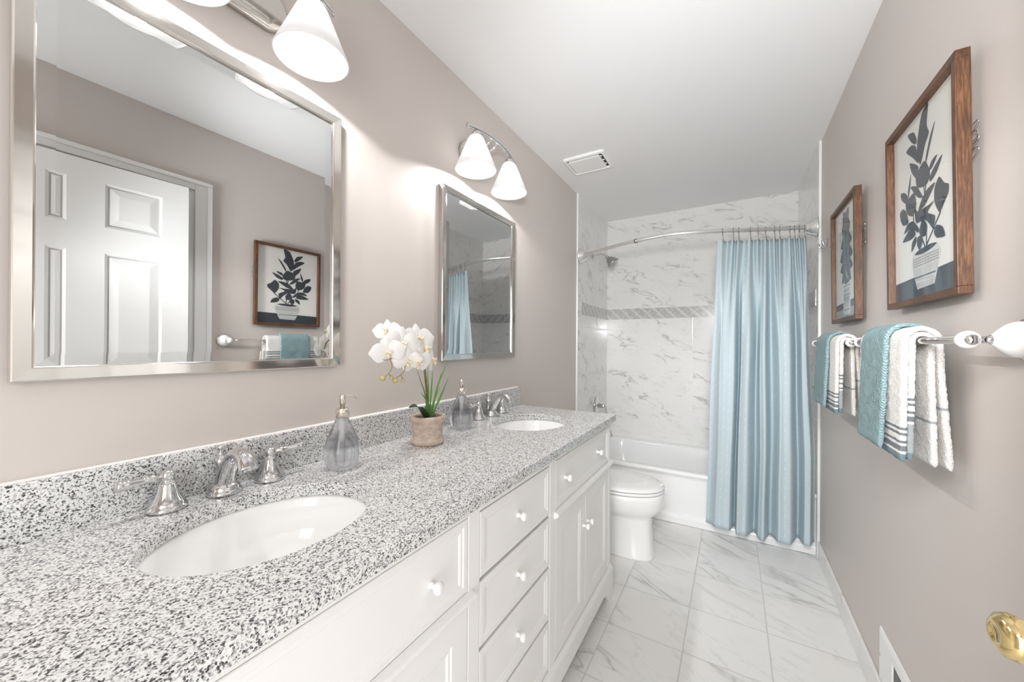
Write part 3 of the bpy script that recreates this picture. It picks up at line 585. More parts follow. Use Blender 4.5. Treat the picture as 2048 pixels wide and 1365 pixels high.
make_light(0.440, 'two-shade chrome wall light over the near mirror, cropped by the picture top')
make_light(1.455, 'two-shade chrome wall light with an arched bar over the far mirror')

# ------------------------------------------------------------------ exhaust fan
fan = thing('exhaust_fan', (0.245, 2.383, H), 'square white exhaust fan grille on the ceiling', 'fan')
fo = (0.245, 2.383, H); g = MB(); 
g.loft([rrect(0.245, 2.383, 0.138, 0.122, 0.02, H - 0.0005), rrect(0.245, 2.383, 0.136, 0.120, 0.02, H - 0.012), rrect(0.245, 2.383, 0.122, 0.106, 0.016, H - 0.016), rrect(0.245, 2.383, 0.118, 0.102, 0.014, H - 0.010), rrect(0.245, 2.383, 0.116, 0.100, 0.014, H - 0.004)], 0, False, True, True, False)
g.build('grille_frame', MAT['white'], fan, fo)
g = MB(); g.box(0.245 - 0.114, 0.245 + 0.114, 2.383 - 0.098, 2.383 + 0.098, H - 0.0035, H - 0.0025); g.build('cavity_shade', pm('fan_shadow_cavity', srgb(60, 60, 60), 0.8), fan, fo)  # flat dark sheet painted as the shade inside the fan
g = MB(); g.loft([rrect(0.240, 2.388, 0.104, 0.088, 0.012, H - 0.004), rrect(0.240, 2.388, 0.104, 0.088, 0.012, H - 0.014), rrect(0.240, 2.388, 0.098, 0.082, 0.010, H - 0.0165)], 0, False)
for k in range(3): g.box(0.125, 0.356, 2.383 - 0.06 + 0.055 * k, 2.383 - 0.052 + 0.055 * k, H - 0.009, H - 0.004)
g.build('cover_panel', MAT['white'], fan, fo)

# ------------------------------------------------------------------ bathtub
tb = thing('bathtub', ((W) / 2, 3.23, 0), 'white alcove bathtub behind the toilet, partly hidden by the blue curtain', 'bathtub')
TO = ((W) / 2, 3.23, 0); X0, X1, Y0, Y1, TZ = 0.0125, W - 0.0125, 2.832, YB - 0.0005, 0.372
tm = MB(); cx, cy, hx, hy = (X0 + X1) / 2, (Y0 + Y1) / 2, (X1 - X0) / 2, (Y1 - Y0) / 2
def rr(hx_, hy_, r, z, dy=0.0): return rrect(cx, cy + dy, hx_, hy_, r, z, 10)
tm.loft([rr(hx, hy, 0.003, TZ - 0.022), rr(hx, hy, 0.003, TZ - 0.008), rr(hx - 0.003, hy - 0.003, 0.003, TZ - 0.002), rr(hx - 0.010, hy - 0.010, 0.003, TZ), rr(hx - 0.055, hy - 0.055, 0.12, TZ), rr(hx - 0.065, hy - 0.065, 0.12, TZ - 0.004), rr(hx - 0.075, hy - 0.072, 0.12, TZ - 0.018),
         rr(hx - 0.085, hy - 0.082, 0.12, TZ - 0.10), rr(hx - 0.11, hy - 0.10, 0.12, TZ - 0.22), rr(hx - 0.16, hy - 0.13, 0.12, TZ - 0.29), rr(hx - 0.25, hy - 0.20, 0.10, TZ - 0.305)], 0, True, True, False, True)
tm.build('basin', MAT['tub'], tb, TO, norm=False)
ap = MB(); pr = [(2.832, TZ - 0.010), (2.833, TZ - 0.024), (2.842, TZ - 0.034), (2.848, TZ - 0.05), (2.852, 0.085), (2.850, 0.068), (2.842, 0.058), (2.838, 0.053), (2.836, 0.045), (2.842, 0.002), (2.90, 0.002), (2.90, TZ - 0.010)]
ap.loft([[Vector((x, y, z)) for y, z in pr] for x in (X0, X1)], 0, False); ao = ap.build('apron', MAT['tub'], tb, TO, bevel=0.003, seg=2)
# raised tiling flange along the back and the ends
ov = MB(); ov.lathe([(0, 0), (0.034, 0), (0.036, 0.003), (0.034, 0.008), (0.0, 0.010)], (0.125, 3.23, 0.29), (1, 0, 0.1), 28); ov.build('overflow_plate', MAT['chrome'], tb, TO)
# shower valve and head on the left tile wall
sv = thing('shower_valve', (0.0125, 3.318, 0.700), 'round chrome shower valve on the left tile wall above the tub', 'valve'); o_ = (0.0125, 3.318, 0.700)
g = MB(); g.lathe([(0, 0), (0.078, 0), (0.080, 0.004), (0.074, 0.010), (0.055, 0.014), (0.045, 0.020), (0.030, 0.024), (0.028, 0.050), (0, 0.052)], o_, (1, 0, 0), 40); g.build('escutcheon', MAT['chrome'], sv, o_)
g = MB(); g.lathe([(0.020, 0.051), (0.022, 0.055), (0.020, 0.075), (0.012, 0.085), (0.0, 0.087)], o_, (1, 0, 0), 28); g.tube([(0.082, 3.318, 0.70), (0.092, 3.330, 0.675), (0.098, 3.340, 0.645)], [0.009, 0.007, 0.009], 12); g.build('lever', MAT['chrome'], sv, o_)
sh = thing('wall_shower', (0.0125, 3.19, 2.035), 'grey bell-shaped shower head on a curved arm below the curtain rod', 'shower'); o_ = (0.0125, 3.19, 2.035)
g = MB(); g.lathe([(0, 0), (0.028, 0), (0.029, 0.003), (0.018, 0.010), (0.010, 0.012)], o_, (1, 0, 0), 24); g.tube(catmull([(0.016, 3.19, 2.035), (0.05, 3.19, 2.046), (0.09, 3.19, 2.046), (0.120, 3.19, 2.030), (0.137, 3.19, 2.016)], 6), 0.0085, 12); g.build('shower_arm', MAT['chrome'], sh, o_)
dv = Vector((0.68, 0.05, -0.72)).normalized(); g = MB(); g.sphere((0.140, 3.19, 2.013), 0.014, 14); g.lathe([(0.010, 0.006), (0.014, 0.012), (0.026, 0.022), (0.036, 0.040), (0.047, 0.066), (0.050, 0.072), (0.052, 0.080), (0.049, 0.084), (0.0, 0.083)], (0.140, 3.19, 2.013), dv, 36); g.build('spray_head', MAT['grey_metal'], sh, o_)

# ------------------------------------------------------------------ curtain rod, hooks, curtain
RODP = [(0.013, 2.862), (0.142, 2.795), (0.30, 2.715), (0.504, 2.630), (0.756, 2.588), (1.033, 2.668), (1.273, 2.768), (1.40, 2.812), (1.511, 2.850)]
RZ = 1.968
rodpath = catmull([(x, y, RZ) for x, y in RODP], 8)
def rod_y(x):
    for a, b in zip(rodpath, rodpath[1:]):
        if a.x <= x <= b.x: return lerp(a.y, b.y, (x - a.x) / (b.x - a.x + 1e-9))
    return rodpath[-1].y
rd = thing('shower_curtain_rod', (W / 2, 2.6, RZ), 'curved satin metal shower curtain rod spanning the tub alcove', 'curtain rod'); o_ = (W / 2, 2.6, RZ)
MB().tube(rodpath, 0.0125, 16).build('rod', MAT['rod'], rd, o_)
for s_, x in ((1, 0.0145), (-1, W - 0.0145)):
    y = rodpath[0].y if s_ > 0 else rodpath[-1].y; d = Vector((1, -0.35, 0)).normalized() if s_ > 0 else Vector((-1, -0.30, 0)).normalized()
    g = MB(); g.lathe([(0, 0), (0.057, 0), (0.058, 0.006), (0.053, 0.009), (0.052, 0.020), (0.046, 0.024), (0.045, 0.034), (0.037, 0.038), (0.034, 0.052), (0.022, 0.062), (0.0135, 0.068), (0, 0.068)], (x, y, RZ), (s_, 0, 0), 36); g.build('wall_flange', MAT['rod'], rd, o_)
cp = rodpath[min(range(len(rodpath)), key=lambda i: abs(rodpath[i].x - 0.50))]; cq = [p for p in rodpath if p.x > cp.x][0]; g = MB(); dd = (cq - cp).normalized(); g.lathe([(0.0125, -0.010), (0.0155, -0.010), (0.0155, 0.010), (0.0125, 0.010)], cp, dd, 20, caps=False); g.build('joint_collar', MAT['grey_metal'], rd, o_)
hx_list = [1.020, 1.078, 1.106, 1.168, 1.208, 1.248, 1.294, 1.320, 1.372, 1.396, 1.420, 1.446]
CTOP = 1.908
words = ['first', 'second', 'third', 'fourth', 'fifth', 'sixth', 'seventh', 'eighth', 'ninth', 'tenth', 'eleventh', 'twelfth']
for k, x in enumerate(hx_list):
    y = rod_y(x); o = Vector((x, y, RZ)); pts = []
    for j in range(15):
        a = math.radians(-60 + 300 * j / 14); pts.append((x + 0.002 * math.sin(j), y + 0.0155 * math.cos(a) * 1.0, RZ + 0.0155 * math.sin(a)))
    pts = [(x + 0.004, y - 0.004, RZ - 0.056), (x + 0.002, y + 0.004, RZ - 0.030)] + pts
    g = MB().tube(catmull(pts, 2), 0.0019, 6); g.tube([(x, y - 0.010, RZ - 0.014), (x + 0.001, y - 0.006, RZ - 0.040), (x + 0.002, y - 0.002, RZ - 0.058), (x + 0.003, y - 0.010, RZ - 0.066)], 0.0019, 6)
    for zz in (0.014, 0.018): g.sphere((x - 0.001, y - 0.0115, RZ + zz - 0.03), 0.0026, 8)
    ho = g.build('curtain_hook', MAT['hook_wire'], None, o); ho.location = o
    tag(ho, 'wire curtain hook, %s from the left on the shower rod' % words[k], 'curtain hook', 'curtain hooks on the shower rod')
def curtain_mat():
    t = NT('light_blue_curtain_cloth'); uvn = t.node('ShaderNodeTexCoord').outputs['UV']; uv = t.sep(uvn); u, v = uv[0], uv[1]
    st = t.noise(t.comb(t.math('MULTIPLY', u, 260.0), t.math('MULTIPLY', v, 3.0), 0.0), 1.0, 3, 0.7)
    wv = t.noise(t.comb(t.math('MULTIPLY', u, 700.0), t.math('MULTIPLY', v, 60.0), 0.0), 1.0, 2)
    pu = t.math('FRACT', t.math('DIVIDE', u, 0.030)); ln = t.math('LESS_THAN', t.math('ABSOLUTE', t.math('SUBTRACT', pu, 0.5)), 0.055); cid = t.math('FLOOR', t.math('DIVIDE', u, 0.030))
    wn = t.node('ShaderNodeTexWhiteNoise'); wn.noise_dimensions = '1D'; t.l.new(cid, wn.inputs['W'])
    pv = t.math('FRACT', t.math('ADD', t.math('DIVIDE', v, 0.056), wn.outputs['Value'])); dot = t.math('LESS_THAN', pv, 0.20)
    dl = t.math('MULTIPLY', ln, t.math('ADD', t.math('MULTIPLY', dot, 0.75), 0.25))
    band = t.ramp(t.noise(t.comb(t.math('MULTIPLY', u, 24.0), 0.0, 0.0), 1.0, 1), [(0.4, G(0)), (0.6, G(1))])
    col = t.mix(st, srgb(188, 209, 217), srgb(222, 232, 236)); col = t.mix(t.math('MULTIPLY', band, 0.45), col, srgb(216, 225, 229)); col = t.mix(dl, col, srgb(240, 244, 245))
    t.set(Base_Color=col, Roughness=0.85); t.b.inputs['Specular IOR Level'].default_value = 0.15; t.bump(wv, 0.15, 0.001)
    tr = t.node('ShaderNodeBsdfTranslucent'); t.l.new(col, tr.inputs[0]); mx = t.node('ShaderNodeMixShader'); mx.inputs[0].default_value = 0.28; t.l.new(t.b.outputs[0], mx.inputs[1]); t.l.new(tr.outputs[0], mx.inputs[2])
    tp = t.node('ShaderNodeBsdfTransparent'); m2 = t.node('ShaderNodeMixShader'); m2.inputs[0].default_value = 0.07; t.l.new(mx.outputs[0], m2.inputs[1]); t.l.new(tp.outputs[0], m2.inputs[2]); t.l.new(m2.outputs[0], t.out.inputs[0])
    return t.mat
def interp(L, x):
    if x <= L[0][0]: return L[0][1]
    for (a, va), (b, vb) in zip(L, L[1:]):
        if x <= b: return lerp(va, vb, smooth((x - a) / (b - a)))
    return L[-1][1]
TOPF = [(0.0, 0.0)]
for a, b in zip(hx_list, hx_list[1:]): TOPF += [((a - 1.0) / 0.455, -0.010), (((a + b) / 2 - 1.0) / 0.455, 0.018 + 0.25 * (b - a))]
TOPF += [((hx_list[-1] - 1.0) / 0.455, -0.010), (1.0, 0.012)]
BOTF = [(0.0, 0.020), (0.10, -0.035), (0.215, -0.030), (0.262, 0.050), (0.31, -0.045), (0.385, -0.035), (0.45, 0.055), (0.515, -0.020), (0.56, -0.045), (0.612, 0.050), (0.67, -0.030), (0.78, -0.050), (0.845, 0.045), (0.90, -0.040), (0.955, -0.045), (1.0, 0.02)]
def curtain_point(s, t):        # s across 0..1, t down 0..1
    z = lerp(CTOP, 0.088 + 0.012 * math.sin(7 * s + 1), t); e = smooth(t * 2.6)
    xl = lerp(0.996, 0.932, t ** 0.8); xr = lerp(1.455, 1.497, min(1, t * 1.4) ** 0.8)
    w = 0.25 * math.sin(2 * PI * s) / (2 * PI) * 0
    x = lerp(xl, xr, s + w); tf = interp(TOPF, s); bf = interp(BOTF, s)
    xt = lerp(1.0, 1.455, s); yt = rod_y(xt) + tf; yb = lerp(2.715, 2.765, s) + bf
    f_ = lerp(tf, bf * 1.2, e); y = lerp(rod_y(xt), lerp(2.722, 2.772, s), smooth(t)) + f_
    x += 0.006 * math.sin(9 * t + 14 * s) * t * (1 - t) * 2 + 0.010 * e * math.sin(2 * PI * 5 * s)
    return Vector((min(x, 1.506), y, z))
NS, NTT = 230, 60
cm = MB(); rings = [[curtain_point(i / NS, j / NTT) for i in range(NS + 1)] for j in range(NTT + 1)]
cm.loft(rings, 0, True, False, False, False)
L = [0.0]
for i in range(NS): L.append(L[-1] + (Vector((rings[NTT // 2][i + 1].x, rings[NTT // 2][i + 1].y, 0)) - Vector((rings[NTT // 2][i].x, rings[NTT // 2][i].y, 0))).length)
cm.uv = [(L[i], rings[j][i].z) for j in range(NTT + 1) for i in range(NS + 1)]
cur_o = Vector((1.22, 2.72, 0.092))
cur = cm.build('shower_curtain', curtain_mat(), None, cur_o, norm=False); cur.location = cur_o
md = cur.modifiers.new('solid', 'SOLIDIFY'); md.thickness = 0.0009
tag(cur, 'light blue shower curtain with white dotted stripes gathered at the right of the tub', 'shower curtain')
# the hem band at the top
hm = MB(); hm.loft([[curtain_point(i / NS, t_) + Vector((0, -0.0014, 0)) for i in range(NS + 1)] for t_ in (0.0, 0.022)], 0, True, False, False, False)
hm.uv = [(L[i] + 0.013, 0.3) for j in range(2) for i in range(NS + 1)]
hm.build('top_hem', bpy.data.materials['light_blue_curtain_cloth'], cur, cur_o, norm=False)

# ------------------------------------------------------------------ toilet (faces +x, tank against the left wall)
tc = 2.330; to = thing('toilet', (0.45, tc, 0), 'white toilet with closed lid between the vanity end and the bathtub', 'toilet'); TOR = (0.45, tc, 0)
def egg(xc, a_f, a_b, b_, z, n=48, ex=2.0):
    out = []
    for i in range(n):
        a = 2 * PI * i / n; c_, s_ = math.cos(a), math.sin(a); k = lambda v: math.copysign(abs(v) ** (2 / ex), v)
        out.append(Vector((xc + (a_f if c_ > 0 else a_b) * k(c_), tc + b_ * k(s_), z)))
    return out
m = MB()
m.loft([egg(0.46, 0.225, 0.22, 0.108, 0.0, ex=3.2), egg(0.46, 0.226, 0.22, 0.110, 0.012, ex=3.2), egg(0.46, 0.215, 0.22, 0.104, 0.03, ex=3.0), egg(0.46, 0.210, 0.22, 0.102, 0.14, ex=2.9), egg(0.46, 0.207, 0.22, 0.102, 0.225, ex=2.7), egg(0.46, 0.216, 0.22, 0.112, 0.243, ex=2.4), egg(0.46, 0.247, 0.22, 0.147, 0.266), egg(0.46, 0.268, 0.22, 0.169, 0.300), egg(0.46, 0.279, 0.22, 0.180, 0.36), egg(0.46, 0.279, 0.22, 0.181, 0.378), egg(0.46, 0.274, 0.22, 0.177, 0.385)], 0, True)
m.loft([[Vector((x, tc + y, z)) for x, y in ((0.06, -0.10), (0.30, -0.12), (0.30, 0.12), (0.06, 0.10))] for z in (0.0, 0.384)], 0, False)
m.build('bowl', MAT['porcelain'], to, TOR)
m = MB(); m.loft([egg(0.455, 0.276, 0.20, 0.178, 0.3875), egg(0.455, 0.284, 0.20, 0.184, 0.391), egg(0.455, 0.286, 0.20, 0.185, 0.400), egg(0.455, 0.281, 0.20, 0.181, 0.4045)], 0, True); m.build('seat', MAT['tub'], to, TOR)
m = MB(); m.loft([egg(0.455, 0.277, 0.205, 0.178, 0.4068), egg(0.455, 0.284, 0.205, 0.184, 0.410), egg(0.455, 0.285, 0.205, 0.185, 0.417), egg(0.455, 0.279, 0.205, 0.180, 0.424), egg(0.455, 0.25, 0.18, 0.155, 0.430), egg(0.455, 0.15, 0.10, 0.09, 0.434)], 0, True); m.build('lid', MAT['tub'], to, TOR)
m = MB(); m.loft([rrect(0.115, tc, 0.095, 0.20, 0.03, 0.385), rrect(0.115, tc, 0.10, 0.215, 0.03, 0.45), rrect(0.115, tc, 0.105, 0.225, 0.03, 0.725)], 0, True); m.build('tank', MAT['porcelain'], to, TOR)
m = MB(); m.loft([rrect(0.117, tc, 0.110, 0.232, 0.03, 0.7255), rrect(0.117, tc, 0.112, 0.235, 0.03, 0.745), rrect(0.117, tc, 0.105, 0.228, 0.03, 0.757)], 0, True); m.build('tank_lid', MAT['porcelain'], to, TOR)
m = MB(); m.lathe([(0, 0), (0.014, 0), (0.012, 0.012), (0, 0.013)], (0.22, tc - 0.15, 0.67), (1, 0, 0), 16); m.tube([(0.23, tc - 0.15, 0.67), (0.238, tc - 0.11, 0.665), (0.238, tc - 0.07, 0.66)], [0.006, 0.005, 0.007], 10); m.build('flush_lever', MAT['chrome'], to, TOR)

# small dark metal fitting on the vanity's end panel
pf = thing('wall_hook', (0.535, VY1, 0.80), 'small dark metal hook on the far end panel of the vanity, beside the toilet', 'hook'); o_ = (0.535, VY1, 0.80)
m = MB(); m.lathe([(0, 0), (0.012, 0), (0.012, 0.004), (0, 0.005)], (0.528, VY1 + 0.0003, 0.818), (0, 1, 0), 20); m.tube(catmull([(0.528, VY1 + 0.003, 0.818), (0.530, VY1 + 0.03, 0.820), (0.533, VY1 + 0.055, 0.812), (0.536, VY1 + 0.062, 0.79), (0.537, VY1 + 0.062, 0.775)], 5), [0.0035] * 15 + [0.005, 0.006, 0.007, 0.007, 0.006, 0.004], 10); m.build('hook_body', MAT['grey_metal'], pf, o_)
# robe hook
rh = thing('robe_hook', (W, 2.655, 1.825), 'small chrome double robe hook on the right wall by the curtain', 'hook'); o_ = (W, 2.655, 1.825)
m = MB(); m.box(W - 0.006, W - 0.0005, 2.643, 2.667, 1.795, 1.845); m.build('back_plate', MAT['chrome'], rh, o_, bevel=0.002)
m = MB(); m.tube(catmull([(W - 0.004, 2.655, 1.805), (W - 0.022, 2.655, 1.798), (W - 0.034, 2.655, 1.803), (W - 0.037, 2.655, 1.822)], 5), 0.0045, 10); m.tube(catmull([(W - 0.004, 2.655, 1.812), (W - 0.015, 2.652, 1.815), (W - 0.020, 2.650, 1.838)], 5), 0.004, 10); m.build('hook_arm', MAT['chrome'], rh, o_)

# ------------------------------------------------------------------ framed pictures on the right wall
MAT['paper'] = pm('art_paper', srgb(233, 232, 226), 0.8); MAT['ink'] = pm('art_ink_dark', srgb(52, 58, 66), 0.7); MAT['ink2'] = pm('art_ink_grey', srgb(150, 156, 160), 0.7); MAT['potpaper'] = pm('art_pot_white', srgb(214, 214, 210), 0.8); MAT['ink3'] = pm('art_ink_blue_grey', srgb(96, 112, 124), 0.7)
def pane_mat():
    t = NT('picture_glass'); gl = t.node('ShaderNodeBsdfGlossy'); gl.inputs['Roughness'].default_value = 0.01; tp = t.node('ShaderNodeBsdfTransparent'); lw = t.node('ShaderNodeLayerWeight'); lw.inputs[0].default_value = 0.5; mx = t.node('ShaderNodeMixShader')
    t.put(mx.inputs[0], t.math('ADD', 0.022, t.math('MULTIPLY', t.math('POWER', lw.outputs['Facing'], 5.0), 0.55))); t.l.new(tp.outputs[0], mx.inputs[1]); t.l.new(gl.outputs[0], mx.inputs[2]); t.l.new(mx.outputs[0], t.out.inputs[0]); return t.mat
MAT['pane'] = pane_mat()
def make_picture(y0, y1, z0, z1, label, art):
    """local frame: u 0..1 runs from the far end to the near end as seen by someone facing the wall; v 0..1 runs up"""
    hw, hh, T, rl = (y1 - y0) / 2, (z1 - z0) / 2, 0.024, 0.017
    o = Vector((W - 0.0135, (y0 + y1) / 2, (z0 + z1) / 2)); P = thing('framed_picture', o, label, 'picture'); P.rotation_euler = (0, -math.radians(0.75), 0)
    f = MB()
    for a0, a1, b0, b1 in ((-hw, hw, hh - rl, hh), (-hw, hw, -hh, -hh + rl), (-hw, -hw + rl, -hh + rl, hh - rl), (hw - rl, hw, -hh + rl, hh - rl)): f.box(-T, 0.0, a0, a1, b0, b1)
    f.build('frame', MAT['wood'], P, bevel=0.0012)
    iw, ih = hw - rl, hh - rl; a = MB(); XA = -0.0075
    a.box(XA, -0.002, -iw, iw, -ih, ih, 0); lay = [0]
    def pt(u, v, k): return Vector((XA - 0.00012 * k, iw - 2 * iw * u, -ih + 2 * ih * v))
    def poly(pts, mat, k, curve=True):
        if curve and len(pts) > 2:
            q = [Vector((u, v, 0)) for u, v in pts]; n_ = len(q); out = []
            for i in range(n_):
                p0, p1, p2, p3 = q[i - 1], q[i], q[(i + 1) % n_], q[(i + 2) % n_]
                for j in range(4):
                    t_ = j / 4; out.append(0.5 * ((2 * p1) + (p2 - p0) * t_ * 0.7 + (2 * p0 - 5 * p1 + 4 * p2 - p3) * t_ * t_ * 0.7 + (3 * p1 - p0 - 3 * p2 + p3) * t_ ** 3 * 0.7 + (p2 - p1) * 2 * 0.3 * t_))
            pts = [(p.x, p.y) for p in out]
        a.add([pt(u, v, k) for u, v in pts], [list(range(len(pts)))], mat)
    def line(p, q, w, mat, k):
        d = Vector((q[0] - p[0], (q[1] - p[1]) * ih / iw, 0)).normalized(); nx, ny = -d.y * w, d.x * w * iw / ih
        a.add([pt(p[0] + nx, p[1] + ny, k), pt(p[0] - nx, p[1] - ny, k), pt(q[0] - nx, q[1] - ny, k), pt(q[0] + nx, q[1] + ny, k)], [(0, 1, 2, 3)], mat)
    art(poly, line); ao_ = a.build('artwork', [MAT['paper'], MAT['ink'], MAT['ink2'], MAT['potpaper'], MAT['ink3']], P, norm=False)
    MB().box(-0.0125, -0.0110, -iw, iw, -ih, ih).build('glass_pane', MAT['pane'], P)
    # loose wire and paper scraps behind the frame, showing at its near edge
    m = MB(); random.seed(int(y0 * 100))
    for k in range(4):
        zz = hh * (0.36 - 0.07 * k); m.tube(catmull([(0.003, -hw + 0.03, zz), (0.006, -hw + 0.004, zz + 0.006), (0.007, -hw - 0.003 - 0.003 * random.random(), zz + random.uniform(-0.015, 0.015)), (0.004, -hw + 0.02, zz - 0.02)], 4), 0.0009, 5)
    m.build('hanging_wire', MAT['nickel'], P)
def m2n(px, py):
    top = 170 + (px - 240) * 0.2138; bot = 1240 + (px - 225) * 0.043
    return (1 - (px - 232) / 800.0, 1 - (py - top) / (bot - top))
LEAVES1 = [[(560, 240), (640, 280), (690, 390), (700, 470), (660, 545), (600, 450), (555, 400), (580, 350)], [(825, 342), (740, 345), (700, 400), (720, 418), (770, 395)], [(848, 432), (780, 410), (715, 430), (680, 530), (760, 480)],
    [(485, 362), (540, 420), (595, 520), (590, 548), (550, 480)], [(800, 505), (740, 520), (685, 550), (705, 612), (770, 565)], [(465, 540), (530, 558), (565, 602), (520, 592)], [(415, 555), (500, 595), (555, 640), (540, 662), (470, 625)],
    [(555, 590), (610, 535), (680, 565), (720, 610), (700, 660), (600, 670), (550, 635)], [(790, 640), (710, 650), (635, 722), (700, 712)], [(785, 565), (828, 655), (820, 690), (795, 640)], [(935, 650), (870, 655), (815, 700), (850, 722), (920, 690)],
    [(740, 680), (800, 690), (862, 720), (840, 780), (760, 805), (720, 750)], [(490, 680), (570, 690), (645, 730), (700, 800), (600, 765)], [(450, 660), (500, 710), (500, 780), (450, 842), (400, 800), (360, 760), (358, 720), (400, 703)],
    [(948, 760), (900, 742), (850, 770), (828, 832), (900, 837), (940, 800)], [(505, 770), (570, 780), (700, 790), (735, 760), (720, 850), (620, 845), (560, 880), (520, 912), (498, 850), (580, 815)], [(890, 885), (840, 840), (760, 833), (685, 885), (700, 905), (780, 868)],
    [(910, 930), (830, 880), (760, 868), (730, 910), (800, 930)], [(640, 838), (682, 900), (660, 932), (600, 932), (588, 880)], [(650, 928), (700, 928), (712, 970), (680, 1002), (648, 970)], [(785, 1000), (775, 950), (725, 920), (720, 950)], [(398, 970), (420, 920), (480, 900), (512, 932), (480, 965)]]
def art1(poly, line):
    P = m2n
    poly([(0, 0), (0, 0.115), (1, 0.135), (1, 0)], 1, 1, False)
    poly([P(440, 1030), P(480, 988), P(762, 1010), P(797, 1072), P(720, 1212), P(515, 1195)], 3, 2, False)
    poly([P(485, 990), P(560, 985), P(690, 1000), P(750, 1022), P(650, 1026), P(540, 1010)], 1, 3)
    for k, lf in enumerate(LEAVES1): poly([P(*q) for q in lf], 1, 4 + 0.3 * k)
    for p, q in (((440, 838), (605, 990)), ((600, 925), (600, 995)), ((655, 940), (618, 992)), ((760, 800), (755, 850)), ((625, 660), (615, 720)), ((600, 660), (605, 710)), ((480, 920), (520, 910))): line(P(*p), P(*q), 0.007, 1, 3.5)
    for r in range(4):
        for k in range(22):
            x = 470 + k * 14; y = 1022 + r * 14 + 0.07 * (x - 450)
            if r < 3 or True: line(P(x, y), P(x + 5, y + 8), 0.0035, 1, 3)
    for k in range(24):
        x = 478 + k * 12.5; line(P(x, 1078 + 0.07 * (x - 450)), P(x + 2, 1120 + 0.07 * (x - 450)), 0.0016, 2, 3)
    line(P(500, 1135), P(755, 1150), 0.006, 4, 3)
    for k in range(16): line(P(515 + k * 14, 1152), P(520 + k * 14, 1166), 0.003, 2, 3)
    for k in range(3): line(P(512 + k * 4, 1172 + k * 9), P(738 - k * 6, 1184 + k * 9), 0.002, 2, 3)
def art2(poly, line):
    poly([(0, 0.0), (0, 0.135), (1, 0.16), (1, 0)], 1, 1, False)
    for k in range(6): line((0, 0.012 + 0.012 * k), (1, 0.03 + 0.012 * k), 0.004, 3, 2)
    poly([(0.36, 0.30), (0.64, 0.30), (0.66, 0.06), (0.62, 0.03), (0.38, 0.03), (0.34, 0.06)], 3, 3, False)
    for k in range(4):
        u = 0.385 + 0.06 * k; poly([(u, 0.235), (u + 0.045, 0.235), (u + 0.022, 0.275)], 4, 4, False); poly([(u, 0.19), (u + 0.045, 0.19), (u + 0.022, 0.09)], 4, 4, False)
    for v in (0.288, 0.215, 0.20, 0.075): line((0.36, v), (0.65, v), 0.005, 4, 4)
    def leaf(u, v, du, dv, w, mat=1, k=5):
        d = Vector((du, dv, 0)); n_ = Vector((-dv, du, 0)).normalized() * w
        poly([(u, v), (u + du * 0.4 + n_.x, v + dv * 0.4 + n_.y), (u + du * 0.75 + n_.x * 0.7, v + dv * 0.75 + n_.y * 0.7), (u + du, v + dv), (u + du * 0.6 - n_.x * 0.9, v + dv * 0.6 - n_.y * 0.9), (u + du * 0.25 - n_.x * 0.7, v + dv * 0.25 - n_.y * 0.7)], mat, k)
    line((0.5, 0.30), (0.5, 0.80), 0.008, 1, 4.5); line((0.47, 0.30), (0.46, 0.6), 0.006, 1, 4.5); line((0.53, 0.30), (0.55, 0.62), 0.006, 1, 4.5)
    poly([(0.40, 0.31), (0.47, 0.40), (0.52, 0.36), (0.62, 0.33), (0.60, 0.31)], 1, 5)
    kk = 5
    for v, w, L_ in ((0.86, 0.055, 0.17), (0.72, 0.055, 0.24), (0.60, 0.06, 0.27), (0.50, 0.055, 0.26)):
        for s_ in (-1, 1):
            leaf(0.5, v, s_ * L_ * 0.75, 0.10, w, 1, kk); kk += 0.3; leaf(0.5, v, s_ * L_, -0.06, w, 1, kk); kk += 0.3; leaf(0.5, v - 0.02, s_ * L_ * 0.75, -0.16, w, 1, kk); kk += 0.3
    leaf(0.5, 0.80, 0.02, 0.15, 0.07, 1, kk); leaf(0.5, 0.80, -0.12, 0.13, 0.05, 1, kk + .3); leaf(0.5, 0.80, 0.14, 0.14, 0.05, 1, kk + .6)
make_picture(1.167, 1.590, 1.366, 1.889, 'large near framed print of a dark plant in a rounded patterned pot, brown wooden frame', art1)
make_picture(1.938, 2.345, 1.360, 1.884, 'far framed print of a dark plant in a tall triangle-patterned vase, brown wooden frame', art2)

